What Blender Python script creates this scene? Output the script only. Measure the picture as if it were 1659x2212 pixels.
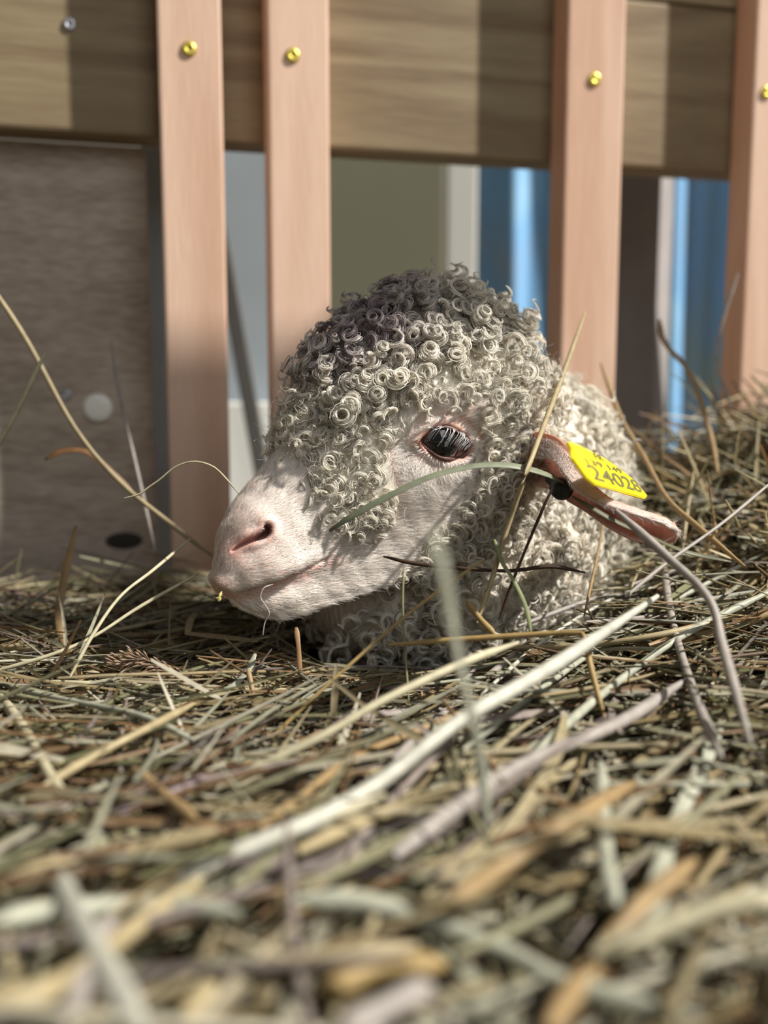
import bpy, bmesh, math, random
import numpy as np
from mathutils import Vector, Matrix

rng = np.random.default_rng(7)
random.seed(7)
for o in list(bpy.data.objects):
    bpy.data.objects.remove(o, do_unlink=True)
scene = bpy.context.scene
COL = scene.collection
PI = math.pi

# ------------------------------------------------------------------ camera
F = 2000.0                      # focal length in pixels of the 1659 x 2212 frame
CX, CY = 829.5, 1106.0
PITCH = math.radians(7.0)
H = 0.24                        # camera height over the barn floor
cam_d = bpy.data.cameras.new('camera')
cam_d.sensor_fit = 'HORIZONTAL'
cam_d.sensor_width = 36.0
cam_d.lens = 36.0 * F / 1659.0
cam_d.clip_start = 0.01
cam_d.dof.use_dof = True
cam_d.dof.focus_distance = 0.475
cam_d.dof.aperture_fstop = 5.2
cam = bpy.data.objects.new('camera', cam_d)
COL.objects.link(cam)
cam.location = (0, 0, H)
cam.rotation_euler = (PI / 2 - PITCH, 0, 0)
scene.camera = cam

# ------------------------------------------------------------------ light
SUN_AZ = math.radians(78.0)     # to the right of the axis behind the camera
SUN_EL = math.radians(46.0)
sun_d = bpy.data.lights.new('sun', 'SUN')
sun_d.energy = 8.0
sun_d.color = (1.0, 0.95, 0.87)
sun_d.angle = math.radians(1.3)
sun = bpy.data.objects.new('sun', sun_d)
COL.objects.link(sun)
SUNV = Vector((math.sin(SUN_AZ) * math.cos(SUN_EL), -math.cos(SUN_AZ) * math.cos(SUN_EL), math.sin(SUN_EL)))
sun.rotation_euler = SUNV.to_track_quat('Z', 'Y').to_euler()
sun.location = SUNV * 4

fill_lamp_d = bpy.data.lights.new('fill_area_light', 'AREA')  # soft fill lamp added to shape the lamb, no opening modelled
fill_lamp_d.shape = 'RECTANGLE'
fill_lamp_d.size, fill_lamp_d.size_y = 0.8, 0.9
fill_lamp_d.energy = 6.8
fill_lamp_d.color = (0.93, 0.97, 1.0)
fill_lamp = bpy.data.objects.new('fill_area_light', fill_lamp_d)
COL.objects.link(fill_lamp)
fill_lamp.location = (0.65, -0.65, 1.05)
fill_lamp.rotation_euler = (Vector((0.0, 0.5, 0.15)) - Vector(fill_lamp.location)).to_track_quat('-Z', 'Y').to_euler()

world = bpy.data.worlds.new('world')
scene.world = world
world.use_nodes = True
bg = world.node_tree.nodes['Background']
bg.inputs[0].default_value = (1.0, 0.93, 0.85, 1)
bg.inputs[1].default_value = 0.14

scene.view_settings.view_transform = 'Standard'
scene.view_settings.look = 'None'
scene.view_settings.gamma = 1.0
scene.view_settings.exposure = 0.0
scene.view_settings.use_curve_mapping = False
scene.cycles.max_bounces = 10
scene.cycles.diffuse_bounces = 6

# ------------------------------------------------------------------ helpers
CAM = np.array([0.0, 0.0, H])
RT = np.array([1.0, 0, 0])
FW = np.array([0, math.cos(PITCH), -math.sin(PITCH)])
UP = np.array([0, math.sin(PITCH), math.cos(PITCH)])


def P(px, py, d):
    """World point seen at photograph pixel (px, py) at distance d along the view axis."""
    px, py, d = np.asarray(px, float), np.asarray(py, float), np.asarray(d, float)
    return CAM + d[..., None] * FW + ((px - CX) / F * d)[..., None] * RT - ((py - CY) / F * d)[..., None] * UP


def proj(w):
    r = np.asarray(w) - CAM
    d = r @ FW
    return CX + (r @ RT) / d * F, CY - (r @ UP) / d * F, d


def unit(a):
    return a / np.maximum(np.linalg.norm(a, axis=-1, keepdims=True), 1e-12)


def smooth(a, b, x):
    t = np.clip((x - a) / (b - a), 0, 1)
    return t * t * (3 - 2 * t)


def spline(pts, n):
    """Catmull-Rom through pts (rows), n samples."""
    p = np.asarray(pts, float)
    if len(p) == 2:
        t = np.linspace(0, 1, n)[:, None]
        return p[0] * (1 - t) + p[1] * t
    q = np.vstack([2 * p[0] - p[1], p, 2 * p[-1] - p[-2]])
    t = np.linspace(0, len(p) - 1 - 1e-9, n)
    i = t.astype(int)
    f = (t - i)[:, None]
    a, b, c, d = q[i], q[i + 1], q[i + 2], q[i + 3]
    return 0.5 * (2 * b + (c - a) * f + (2 * a - 5 * b + 4 * c - d) * f ** 2 + (3 * b - a - 3 * c + d) * f ** 3)


def seg_dist(px, py, line):
    """Distance of points to a polyline, and the position 0..1 along it."""
    line = np.asarray(line, float)
    best = np.full(px.shape, 1e9)
    bt = np.zeros(px.shape)
    n = len(line) - 1
    for k in range(n):
        a, b = line[k], line[k + 1]
        ab = b - a
        t = np.clip(((px - a[0]) * ab[0] + (py - a[1]) * ab[1]) / (ab @ ab), 0, 1)
        d = np.hypot(px - a[0] - t * ab[0], py - a[1] - t * ab[1])
        m = d < best
        best[m] = d[m]
        bt[m] = (k + t[m]) / n
    return best, bt


def inside(px, py, poly):
    c = np.zeros(px.shape, bool)
    n = len(poly)
    for i in range(n):
        x1, y1 = poly[i]
        x2, y2 = poly[(i + 1) % n]
        hit = ((y1 > py) != (y2 > py))
        if y1 != y2:
            c ^= hit & (px < (x2 - x1) * (py - y1) / (y2 - y1) + x1)
    return c


def mesh_obj(name, V, Q, mat, parent=None, col=None, smooth_=True, uv_t=None):
    """One mesh object from arrays: V (n,3), Q (m,4) quads or a list of faces, col (n,3) per vertex."""
    me = bpy.data.meshes.new(name)
    V = np.asarray(V, np.float32).reshape(-1, 3)
    if isinstance(Q, np.ndarray):
        Q = Q.reshape(-1, Q.shape[-1]).astype(np.int32)
        me.vertices.add(len(V))
        me.vertices.foreach_set('co', V.ravel())
        me.loops.add(Q.size)
        me.loops.foreach_set('vertex_index', Q.ravel())
        me.polygons.add(len(Q))
        me.polygons.foreach_set('loop_start', np.arange(0, Q.size, Q.shape[1], dtype=np.int32))
        me.update(calc_edges=True)
    else:
        me.from_pydata([tuple(map(float, v)) for v in V], [], Q)
        me.update()
    if smooth_:
        me.polygons.foreach_set('use_smooth', np.ones(len(me.polygons), bool))
    if col is not None:
        a = me.color_attributes.new('col', 'FLOAT_COLOR', 'POINT')
        c = np.ones((len(V), 4), np.float32)
        c[:, :3] = col
        a.data.foreach_set('color', c.ravel())
    for m in (mat if isinstance(mat, (list, tuple)) else [mat]):
        me.materials.append(m)
    o = bpy.data.objects.new(name, me)
    COL.objects.link(o)
    if parent is not None:
        o.parent = parent
    return o


def tag(o, label=None, cat=None, group=None, kind=None):
    if label: o['label'] = label
    if cat: o['category'] = cat
    if group: o['group'] = group
    if kind: o['kind'] = kind
    return o


def empty(name, loc, rz=0.0):
    o = bpy.data.objects.new(name, None)
    o.empty_display_size = 0.02
    COL.objects.link(o)
    o.location = loc
    o.rotation_euler = (0, 0, rz)
    return o


def tubes(C, R, sides, n0=None, flat=None):
    """Vectorised tubes. C (K,M,3) centre lines, R (K,M) radii. flat: (K,) squash of the second axis. -> V, Q"""
    K, M, _ = C.shape
    T = unit(np.gradient(C, axis=1))
    if n0 is None:
        n0 = rng.normal(size=(K, 3))
    n0 = np.broadcast_to(n0, (K, 3))
    A = unit(np.cross(T, n0[:, None, :]))
    B = np.cross(T, A)
    ang = np.arange(sides) / sides * 2 * PI
    sq = np.ones(K) if flat is None else flat
    V = (C[:, :, None, :] + R[:, :, None, None] * (np.cos(ang)[None, None, :, None] * A[:, :, None, :]
         + (np.sin(ang)[None, None, :, None] * sq[:, None, None, None]) * B[:, :, None, :]))
    idx = np.arange(K * M * sides).reshape(K, M, sides)
    a = idx[:, :-1, :]
    b = idx[:, 1:, :]
    Q = np.stack([a, np.roll(a, -1, 2), np.roll(b, -1, 2), b], -1).reshape(-1, 4)
    return V.reshape(-1, 3), Q


def ribbons(C, W, n0, fold=0.25):
    """Grass-blade ribbons with a lengthwise fold. C (K,M,3), W (K,M) half widths, n0 (K,3) rough facing -> V, Q"""
    K, M, _ = C.shape
    T = unit(np.gradient(C, axis=1))
    S = unit(np.cross(T, n0[:, None, :]))
    N = np.cross(S, T)
    V = np.stack([C - S * W[..., None] + N * (W * fold)[..., None], C,
                  C + S * W[..., None] + N * (W * fold)[..., None]], 2)
    idx = np.arange(K * M * 3).reshape(K, M, 3)
    a, b = idx[:, :-1], idx[:, 1:]
    Q = np.concatenate([np.stack([a[..., j], a[..., j + 1], b[..., j + 1], b[..., j]], -1).reshape(-1, 4) for j in (0, 1)])
    return V.reshape(-1, 3), Q


class Mix:
    """Collects arrays into one mesh."""
    def __init__(s): s.V, s.Q, s.c, s.n = [], [], [], 0
    def add(s, V, Q, col):
        s.V.append(V); s.Q.append(Q + s.n); s.n += len(V)
        s.c.append(np.broadcast_to(col, (len(V), 3)))
    def build(s, name, mat, parent=None):
        return mesh_obj(name, np.concatenate(s.V), np.concatenate(s.Q), mat, parent, np.concatenate(s.c))


# ------------------------------------------------------------------ materials
def new_mat(name):
    m = bpy.data.materials.new(name)
    m.use_nodes = True
    nt = m.node_tree
    return m, nt, nt.nodes, nt.links, nt.nodes['Principled BSDF']


def mat_plain(name, col, rough=0.6, metal=0.0, noise=0.0, nscale=60, coat=0.0, bump=0.0):
    m, nt, N, L, b = new_mat(name)
    b.inputs['Base Color'].default_value = (*col, 1)
    b.inputs['Roughness'].default_value = rough
    b.inputs['Metallic'].default_value = metal
    b.inputs['Coat Weight'].default_value = coat
    if noise or bump:
        tc = N.new('ShaderNodeTexCoord')
        nz = N.new('ShaderNodeTexNoise')
        nz.inputs['Scale'].default_value = nscale
        nz.inputs['Detail'].default_value = 6
        L.new(tc.outputs['Object'], nz.inputs['Vector'])
    if noise:
        mx = N.new('ShaderNodeMix'); mx.data_type = 'RGBA'
        mx.inputs['A'].default_value = (*[c * (1 - noise) for c in col], 1)
        mx.inputs['B'].default_value = (*[min(1, c * (1 + noise)) for c in col], 1)
        L.new(nz.outputs['Fac'], mx.inputs['Factor'])
        L.new(mx.outputs['Result'], b.inputs['Base Color'])
    if bump:
        bp = N.new('ShaderNodeBump')
        bp.inputs['Strength'].default_value = bump
        bp.inputs['Distance'].default_value = 0.002
        L.new(nz.outputs['Fac'], bp.inputs['Height'])
        L.new(bp.outputs['Normal'], b.inputs['Normal'])
    return m


def mat_attr(name, rough=0.6, transl=0.0, sheen=0.0, sss=0.0, vary=0.0, vscale=120, spec=0.5, stripes=None):
    """Material coloured by the mesh's own pigment attribute 'col', with fine procedural variation."""
    m, nt, N, L, b = new_mat(name)
    at = N.new('ShaderNodeAttribute'); at.attribute_name = 'col'
    out = at.outputs['Color']
    if vary:
        tc = N.new('ShaderNodeTexCoord')
        nz = N.new('ShaderNodeTexNoise'); nz.inputs['Scale'].default_value = vscale; nz.inputs['Detail'].default_value = 5
        L.new(tc.outputs['Object'], nz.inputs['Vector'])
        mr = N.new('ShaderNodeMapRange')
        mr.inputs['From Min'].default_value, mr.inputs['From Max'].default_value = 0.25, 0.75
        mr.inputs['To Min'].default_value, mr.inputs['To Max'].default_value = 1 - vary, 1 + vary
        L.new(nz.outputs['Fac'], mr.inputs['Value'])
        mx = N.new('ShaderNodeVectorMath'); mx.operation = 'SCALE'
        L.new(out, mx.inputs[0]); L.new(mr.outputs['Result'], mx.inputs['Scale'])
        out = mx.outputs['Vector']
    L.new(out, b.inputs['Base Color'])
    b.inputs['Roughness'].default_value = rough
    b.inputs['Specular IOR Level'].default_value = spec
    b.inputs['Sheen Weight'].default_value = sheen
    if sss:
        b.inputs['Subsurface Weight'].default_value = sss
        b.inputs['Subsurface Radius'].default_value = (0.004, 0.0016, 0.0009)
        b.inputs['Subsurface Scale'].default_value = 1.0
    if transl:
        tr = N.new('ShaderNodeBsdfTranslucent')
        L.new(out, tr.inputs['Color'])
        ms = N.new('ShaderNodeMixShader'); ms.inputs['Fac'].default_value = transl
        L.new(b.outputs[0], ms.inputs[1]); L.new(tr.outputs[0], ms.inputs[2])
        L.new(ms.outputs[0], N['Material Output'].inputs['Surface'])
    return m


def mat_wood(name, light, dark, axis='Z', stretch=14, scale=9, rough=0.65, contrast=1.0, fibre=0.25, knots=0.0, red=None):
    """Sawn timber: long grain along axis, growth bands, fine fibres, optional knots."""
    m, nt, N, L, b = new_mat(name)
    tc = N.new('ShaderNodeTexCoord')
    mp = N.new('ShaderNodeMapping')
    s = {'X': (1 / stretch, 1, 1), 'Y': (1, 1 / stretch, 1), 'Z': (1, 1, 1 / stretch)}[axis]
    mp.inputs['Scale'].default_value = s
    oi = N.new('ShaderNodeObjectInfo')
    ad = N.new('ShaderNodeVectorMath'); ad.operation = 'MULTIPLY_ADD'
    ad.inputs[1].default_value = (1, 1, 1)
    cx = N.new('ShaderNodeCombineXYZ')
    ml = N.new('ShaderNodeMath'); ml.operation = 'MULTIPLY'; ml.inputs[1].default_value = 7.0
    L.new(oi.outputs['Random'], ml.inputs[0])
    for k in range(3): L.new(ml.outputs[0], cx.inputs[k])
    L.new(tc.outputs['Object'], mp.inputs['Vector'])
    L.new(mp.outputs['Vector'], ad.inputs[0]); L.new(cx.outputs[0], ad.inputs[2])
    n1 = N.new('ShaderNodeTexNoise'); n1.inputs['Scale'].default_value = scale; n1.inputs['Detail'].default_value = 2
    n1.inputs['Distortion'].default_value = 0.6
    L.new(ad.outputs[0], n1.inputs['Vector'])
    # growth bands
    m1 = N.new('ShaderNodeMath'); m1.operation = 'MULTIPLY'; m1.inputs[1].default_value = 26.0
    L.new(n1.outputs['Fac'], m1.inputs[0])
    m2 = N.new('ShaderNodeMath'); m2.operation = 'SINE'
    L.new(m1.outputs[0], m2.inputs[0])
    n2 = N.new('ShaderNodeTexNoise'); n2.inputs['Scale'].default_value = scale * 28; n2.inputs['Detail'].default_value = 4
    L.new(ad.outputs[0], n2.inputs['Vector'])
    n3 = N.new('ShaderNodeTexNoise'); n3.inputs['Scale'].default_value = 5.0; n3.inputs['Detail'].default_value = 3
    L.new(ad.outputs[0], n3.inputs['Vector'])
    c1 = N.new('ShaderNodeMath'); c1.operation = 'MULTIPLY_ADD'
    c1.inputs[1].default_value = 0.16 * contrast; c1.inputs[2].default_value = 0.5
    L.new(m2.outputs[0], c1.inputs[0])
    c2 = N.new('ShaderNodeMath'); c2.operation = 'MULTIPLY_ADD'
    c2.inputs[1].default_value = fibre * 2
    L.new(n2.outputs['Fac'], c2.inputs[0]); L.new(c1.outputs[0], c2.inputs[2])
    c3 = N.new('ShaderNodeMath'); c3.operation = 'MULTIPLY_ADD'; c3.inputs[1].default_value = 0.9 * contrast
    L.new(n3.outputs['Fac'], c3.inputs[0]); L.new(c2.outputs[0], c3.inputs[2])
    c4 = N.new('ShaderNodeMath'); c4.operation = 'SUBTRACT'; c4.use_clamp = True
    c4.inputs[1].default_value = fibre + 0.45 * contrast
    L.new(c3.outputs[0], c4.inputs[0])
    mx = N.new('ShaderNodeMix'); mx.data_type = 'RGBA'
    mx.inputs['A'].default_value = (*dark, 1); mx.inputs['B'].default_value = (*light, 1)
    L.new(c4.outputs[0], mx.inputs['Factor'])
    res = mx.outputs['Result']
    if knots:
        vo = N.new('ShaderNodeTexVoronoi'); vo.inputs['Scale'].default_value = 4.2
        mp2 = N.new('ShaderNodeMapping')
        s2 = {'X': (.55, 1, 1), 'Y': (1, .55, 1), 'Z': (1, 1, .55)}[axis]
        mp2.inputs['Scale'].default_value = s2
        L.new(tc.outputs['Object'], mp2.inputs['Vector'])
        a2 = N.new('ShaderNodeVectorMath'); a2.operation = 'ADD'
        L.new(mp2.outputs[0], a2.inputs[0]); L.new(cx.outputs[0], a2.inputs[1])
        L.new(a2.outputs[0], vo.inputs['Vector'])
        mr = N.new('ShaderNodeMapRange')
        mr.inputs['From Min'].default_value, mr.inputs['From Max'].default_value = 0.02, 0.09
        mr.inputs['To Min'].default_value, mr.inputs['To Max'].default_value = knots, 0.0
        L.new(vo.outputs['Distance'], mr.inputs['Value'])
        mk = N.new('ShaderNodeMix'); mk.data_type = 'RGBA'
        mk.inputs['B'].default_value = (*(red or [c * 0.5 for c in dark]), 1)
        L.new(mr.outputs['Result'], mk.inputs['Factor']); L.new(res, mk.inputs['A'])
        res = mk.outputs['Result']
    L.new(res, b.inputs['Base Color'])
    b.inputs['Roughness'].default_value = rough
    b.inputs['Specular IOR Level'].default_value = 0.3
    bp = N.new('ShaderNodeBump'); bp.inputs['Strength'].default_value = 0.25; bp.inputs['Distance'].default_value = 0.001
    L.new(n2.outputs['Fac'], bp.inputs['Height']); L.new(bp.outputs['Normal'], b.inputs['Normal'])
    return m


M_SLAT = mat_wood('larch_slat', (0.75, 0.545, 0.425), (0.50, 0.29, 0.19), 'Z', 16, 20, contrast=1.0, fibre=0.25, knots=0.55, red=(0.36, 0.15, 0.08))
M_RAIL = mat_wood('brown_rail', (0.34, 0.275, 0.165), (0.125, 0.078, 0.040), 'X', 13, 13, contrast=1.15, fibre=0.25)
M_BOARD = mat_wood('weathered_board', (0.54, 0.46, 0.38), (0.27, 0.215, 0.17), 'X', 5, 11, contrast=0.9, fibre=0.8, rough=0.85)
M_BRASS = mat_plain('brass_screw', (0.62, 0.50, 0.10), 0.35, 0.9)
M_STEEL = mat_plain('zinc_screw', (0.42, 0.42, 0.45), 0.4, 0.9)
M_SLOT = mat_plain('screw_recess', (0.03, 0.025, 0.02), 0.8)
M_WHITE_CAP = mat_plain('white_plastic', (0.88, 0.88, 0.82), 0.35)
M_GALV = mat_plain('galvanised_steel', (0.42, 0.48, 0.54), 0.45, 0.25, noise=0.2, nscale=18)
M_OLIVE = mat_plain('olive_paint', (0.20, 0.20, 0.135), 0.7, noise=0.08, nscale=6)
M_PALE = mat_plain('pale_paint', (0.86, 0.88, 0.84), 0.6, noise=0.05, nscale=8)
M_GREY = mat_plain('grey_timber', (0.30, 0.28, 0.28), 0.8, noise=0.25, nscale=22, bump=0.2)
M_SHEET = mat_plain('blue_grey_sheet', (0.52, 0.60, 0.67), 0.6, noise=0.1, nscale=10)
M_SHADOW_STRIP = mat_plain('shadow_strip_grey', (0.12, 0.115, 0.11), 0.8, noise=0.15, nscale=14)
M_FLOOR = mat_plain('barn_floor', (0.16, 0.13, 0.09), 0.9, noise=0.3, nscale=14)
M_WALL = mat_plain('barn_wall', (0.24, 0.23, 0.21), 0.9, noise=0.2, nscale=5)
M_TARP = mat_plain('blue_tarpaulin', (0.10, 0.28, 0.62), 0.5)


def tarp_nodes(m):
    N, L = m.node_tree.nodes, m.node_tree.links
    b = N['Principled BSDF']
    tc = N.new('ShaderNodeTexCoord')
    mp = N.new('ShaderNodeMapping'); mp.inputs['Scale'].default_value = (1.0, 1.0, 0.45)
    nz = N.new('ShaderNodeTexNoise'); nz.inputs['Scale'].default_value = 7.5; nz.inputs['Detail'].default_value = 1.5
    L.new(tc.outputs['Object'], mp.inputs[0]); L.new(mp.outputs[0], nz.inputs['Vector'])
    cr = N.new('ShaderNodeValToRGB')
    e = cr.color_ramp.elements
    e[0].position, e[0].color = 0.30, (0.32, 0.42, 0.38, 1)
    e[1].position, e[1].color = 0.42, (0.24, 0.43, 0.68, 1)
    for p, c in ((0.52, (0.20, 0.45, 0.78)), (0.60, (0.32, 0.58, 0.82)), (0.68, (0.66, 0.90, 0.92))):  # palest cyan blotches paint spots of light coming through the cloth
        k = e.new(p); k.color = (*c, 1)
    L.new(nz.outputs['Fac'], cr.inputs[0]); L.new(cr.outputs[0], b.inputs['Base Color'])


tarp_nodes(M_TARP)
M_SKIN = mat_attr('lamb_skin', rough=0.55, sss=0.25, vary=0.06, vscale=260)
M_EAR = mat_attr('ear_skin', rough=0.55, transl=0.36, vary=0.06, vscale=260)
M_WOOL = mat_attr('lamb_wool', rough=0.38, transl=0.46, sheen=0.3, vary=0.05, vscale=700)
M_FUR = mat_attr('lamb_fur', rough=0.42, transl=0.25, sheen=0.1)
M_LASH = mat_plain('eyelash_hair', (0.86, 0.87, 0.88), 0.35)
M_EYE = mat_attr('eyeball', rough=0.04, spec=0.5)
M_EYE.node_tree.nodes['Principled BSDF'].inputs['Coat Weight'].default_value = 0.6
M_EYE.node_tree.nodes['Principled BSDF'].inputs['Coat Roughness'].default_value = 0.02
M_TAG = mat_plain('yellow_tag_plastic', (0.90, 0.72, 0.01), 0.35, noise=0.04, nscale=90)
M_INK = mat_plain('tag_ink', (0.13, 0.12, 0.035), 0.6)
M_STUD = mat_plain('black_stud', (0.008, 0.009, 0.011), 0.35)
M_HAY = mat_attr('dry_hay', rough=0.5, transl=0.18, vary=0.22, vscale=170, spec=0.4)


# ------------------------------------------------------------------ shapes
def box_arrays(x0, x1, y0, y1, z0, z1, bev=0.002, seg=2, div=0):
    bm = bmesh.new()
    bmesh.ops.create_cube(bm, size=1.0)
    for v in bm.verts:
        v.co = Vector(((x0 + x1) / 2 + v.co.x * (x1 - x0), (y0 + y1) / 2 + v.co.y * (y1 - y0), (z0 + z1) / 2 + v.co.z * (z1 - z0)))
    if bev:
        bmesh.ops.bevel(bm, geom=list(bm.edges), offset=bev, segments=seg, affect='EDGES', profile=0.6)
    return bm


def bm_obj(name, bm, mat, parent=None, smooth_=False):
    me = bpy.data.meshes.new(name)
    bm.to_mesh(me); bm.free()
    me.materials.append(mat)
    if smooth_:
        me.polygons.foreach_set('use_smooth', np.ones(len(me.polygons), bool))
    o = bpy.data.objects.new(name, me)
    COL.objects.link(o)
    if parent: o.parent = parent
    return o


def box(name, dims, mat, parent=None, bev=0.002):
    return bm_obj(name, box_arrays(*dims, bev=bev), mat, parent)


def lathe_bm(profile, n=32):
    """Solid of revolution about -Y (profile: radius, height towards the viewer)."""
    bm = bmesh.new()
    rings = []
    for r, h in profile:
        if r < 1e-7:
            rings.append([bm.verts.new((0, -h, 0))])
        else:
            rings.append([bm.verts.new((r * math.cos(2 * PI * k / n), -h, r * math.sin(2 * PI * k / n))) for k in range(n)])
    for a, b in zip(rings, rings[1:]):
        for k in range(n):
            q = [a[k % len(a)], a[(k + 1) % len(a)], b[(k + 1) % len(b)], b[k % len(b)]]
            q2 = []
            for v in q:
                if v not in q2: q2.append(v)
            if len(q2) > 2: bm.faces.new(q2)
    return bm


# ================================================================== SETTING
YAW = math.radians(13.4)
D0 = 0.76
SL_T = 0.033
EF = np.array([math.cos(YAW), math.sin(YAW), 0])
DF = np.array([-math.sin(YAW), math.cos(YAW), 0])


def on_fence(px, py, off=0.0):
    """Local (x, z) on the fence plane (off metres behind the slat fronts) seen at a pixel."""
    r = FW + (px - CX) / F * RT - (py - CY) / F * UP
    t = (D0 + off - CAM @ DF) / (r @ DF)
    w = CAM + r * t
    return float(w @ EF), float(w[2])


tag(box('floor', (-2.5, 2.5, -1.5, 4.0, -0.05, 0.0), M_FLOOR, bev=0), kind='structure')
tag(box('wall_back', (-2.5, 3.0, 3.2, 3.3, 0.0, 2.4), M_WALL, bev=0), kind='structure')

fence = empty('slatted_fence', tuple(DF * D0), YAW)
tag(fence, 'fence of pinkish upright wooden slats screwed to a wide brown rail behind the lamb', 'fence')
rb = on_fence(829, 327, SL_T)[1]
rt = on_fence(1450, 8, SL_T)[1]
rail = box('rail', (-0.75, 1.2, SL_T, SL_T + 0.034, rb, rt), M_RAIL, fence, bev=0.003)
rail['label'] = 'wide brown horizontal rail'
box('rail', (-0.75, 1.2, SL_T, SL_T + 0.034, rt + .002, rt + .15), M_RAIL, fence, bev=0.003)['label'] = 'upper brown rail'


def screw(parent, x, y, z, r, mat):
    bm = lathe_bm([(0, -0.0), (r * .22, .0000), (r * .34, r * .34), (r * .80, r * .22), (r * .98, r * .06), (r, -.001)], 28)
    o = bm_obj('screw', bm, mat, parent, True)
    o.location = (x, y, z)
    return o


slat_px = [((362, 494), (408, 106)), ((589, 716), (632, 120)), ((1209, 1328), (1284, 172)), ((1598, 1715), (1655, 200))]
slat_lab = ['leftmost slat, half sunlit, beside the grey board', 'slat rising directly behind the lamb\'s forehead',
            'slat rising behind the back of the lamb\'s neck', 'slat cut by the right edge of the photo']
for ((xl, xr), (sx, sy)), lb in zip(slat_px, slat_lab):
    a, b_ = on_fence(xl, 860)[0], on_fence(xr, 860)[0]
    s = box('slat', (-(b_ - a) / 2, (b_ - a) / 2, 0, SL_T - .0005, 0, 0.80), M_SLAT, fence, bev=0.0022)
    s.location = ((a + b_) / 2, 0, 0)
    s['label'] = lb
    X, Z = on_fence(sx, sy)
    screw(s, X - s.location.x, -.0006, Z, 0.0058, M_BRASS)['label'] = 'brass screw head'
X, Z = on_fence(150, 53, SL_T)
screw(rail, X, SL_T - .0006, Z, 0.0052, M_STEEL)['label'] = 'grey screw head'

# weathered board under the rail at the left
BO = SL_T + 0.0345
board = empty('weathered_board', tuple(DF * (D0 + BO)), YAW)
tag(board, 'grey brown weathered board standing under the rail, with a white round cap', 'board')
xr_ = on_fence(322, 600, BO)[0]
box('plank', (xr_ - 0.30, xr_, 0, 0.024, 0, rb + 0.0), M_BOARD, board, bev=0.002)
X, Z = on_fence(212, 881, BO)
r = 30 / F * 0.80
o = bm_obj('round_cap', lathe_bm([(0, .0042), (r * .5, .0041), (r * .85, .0036), (r * .97, .0026), (r, .001), (r, -.001)], 40), M_WHITE_CAP, board, True)
o.location = (X, 0, Z); o['label'] = 'white plastic cap'
X, Z = on_fence(142, 853, BO)
screw(board, X, 0, Z, 0.0048, M_STEEL)['label'] = 'silver screw head'
X, Z = on_fence(268, 1168, BO)
o = bm_obj('knot_hole', lathe_bm([(0, .0006), (.008, .0006), (.0105, .0003), (.011, -.001)], 24), M_SLOT, board, True)
o.scale = (1.5, 1, .7); o.location = (X, 0, Z)


def stand(name, px0, px1, d, thick, z1, mat, rz=0.0, label=None, cat=None, py=860, bev=.003):
    """An upright board or post standing on the floor, spanning two pixel columns at distance d."""
    a, b = P(px0, py, d), P(px1, py, d)
    w = abs(b[0] - a[0])
    o = box(name, (-w / 2, w / 2, 0, thick, 0, z1), mat, bev=bev)
    o.location = ((a[0] + b[0]) / 2, (a[1] + b[1]) / 2, 0)
    o.rotation_euler = (0, 0, rz)
    if label: tag(o, label, cat)
    return o


stand('metal_post', 322, 372, 0.90, 0.03, 0.62, M_GALV, YAW, 'narrow galvanised post in the gap between grey board and first slat', 'post')
stand('green_board', 640, 957, 1.35, 0.02, 0.64, M_OLIVE, 0.05, 'plain olive green board seen between the slats behind the lamb', 'board')
stand('white_post', 962, 1026, 1.45, 0.05, 0.66, M_PALE, 0.0, 'pale post beside the olive board behind the fence', 'post')
gp = stand('grey_post', 1322, 1412, 1.10, 0.07, 0.57, M_GREY, -0.5, 'grey timber post behind the fence, right of the lamb\'s neck', 'post')
sh = stand('metal_sheet', 470, 612, 1.25, 0.006, 0.62, M_SHEET, 0.0, 'blue grey sheet seen in the gap between the first two slats', 'sheet')
# dark strip painted as the sheet's slanting shadow, pale panel as the sunlit patch
bt = box('shadow_strip', (-.010, .010, -.006, .006, -.45, .35), M_SHADOW_STRIP)
tag(bt, 'dark slanting strip standing in for a shadow across the blue grey sheet behind the fence', 'shadow strip')
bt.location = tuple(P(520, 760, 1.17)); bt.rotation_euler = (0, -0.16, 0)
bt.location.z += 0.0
pb = stand('sunlit_patch', 480, 585, 1.22, 0.012, 0.235, M_PALE, 0.1, 'low pale panel standing in for a sunlit surface seen between the first two slats', 'board')

# blue tarpaulin with folds
nx, nz_ = 90, 30
a, b = P(1000, 860, 1.9), P(1800, 860, 1.9)
gx = np.linspace(0, 1, nx); gz = np.linspace(0, 1, nz_)
GX, GZ = np.meshgrid(gx, gz)
V = np.stack([a[0] + (b[0] - a[0]) * GX, a[1] + 0.022 * np.sin(GX * 31 + GZ * 1.1) * (1 - .5 * GZ) + 0.008 * np.sin(GX * 73 + 2), 0.01 + 0.92 * GZ], -1)
idx = np.arange(nx * nz_).reshape(nz_, nx)
Q = np.stack([idx[:-1, :-1], idx[:-1, 1:], idx[1:, 1:], idx[1:, :-1]], -1)
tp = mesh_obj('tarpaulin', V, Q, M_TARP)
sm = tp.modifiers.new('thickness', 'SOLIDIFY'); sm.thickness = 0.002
tag(tp, 'blue blotchy tarpaulin hanging in folds behind the fence', 'tarpaulin')

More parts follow.
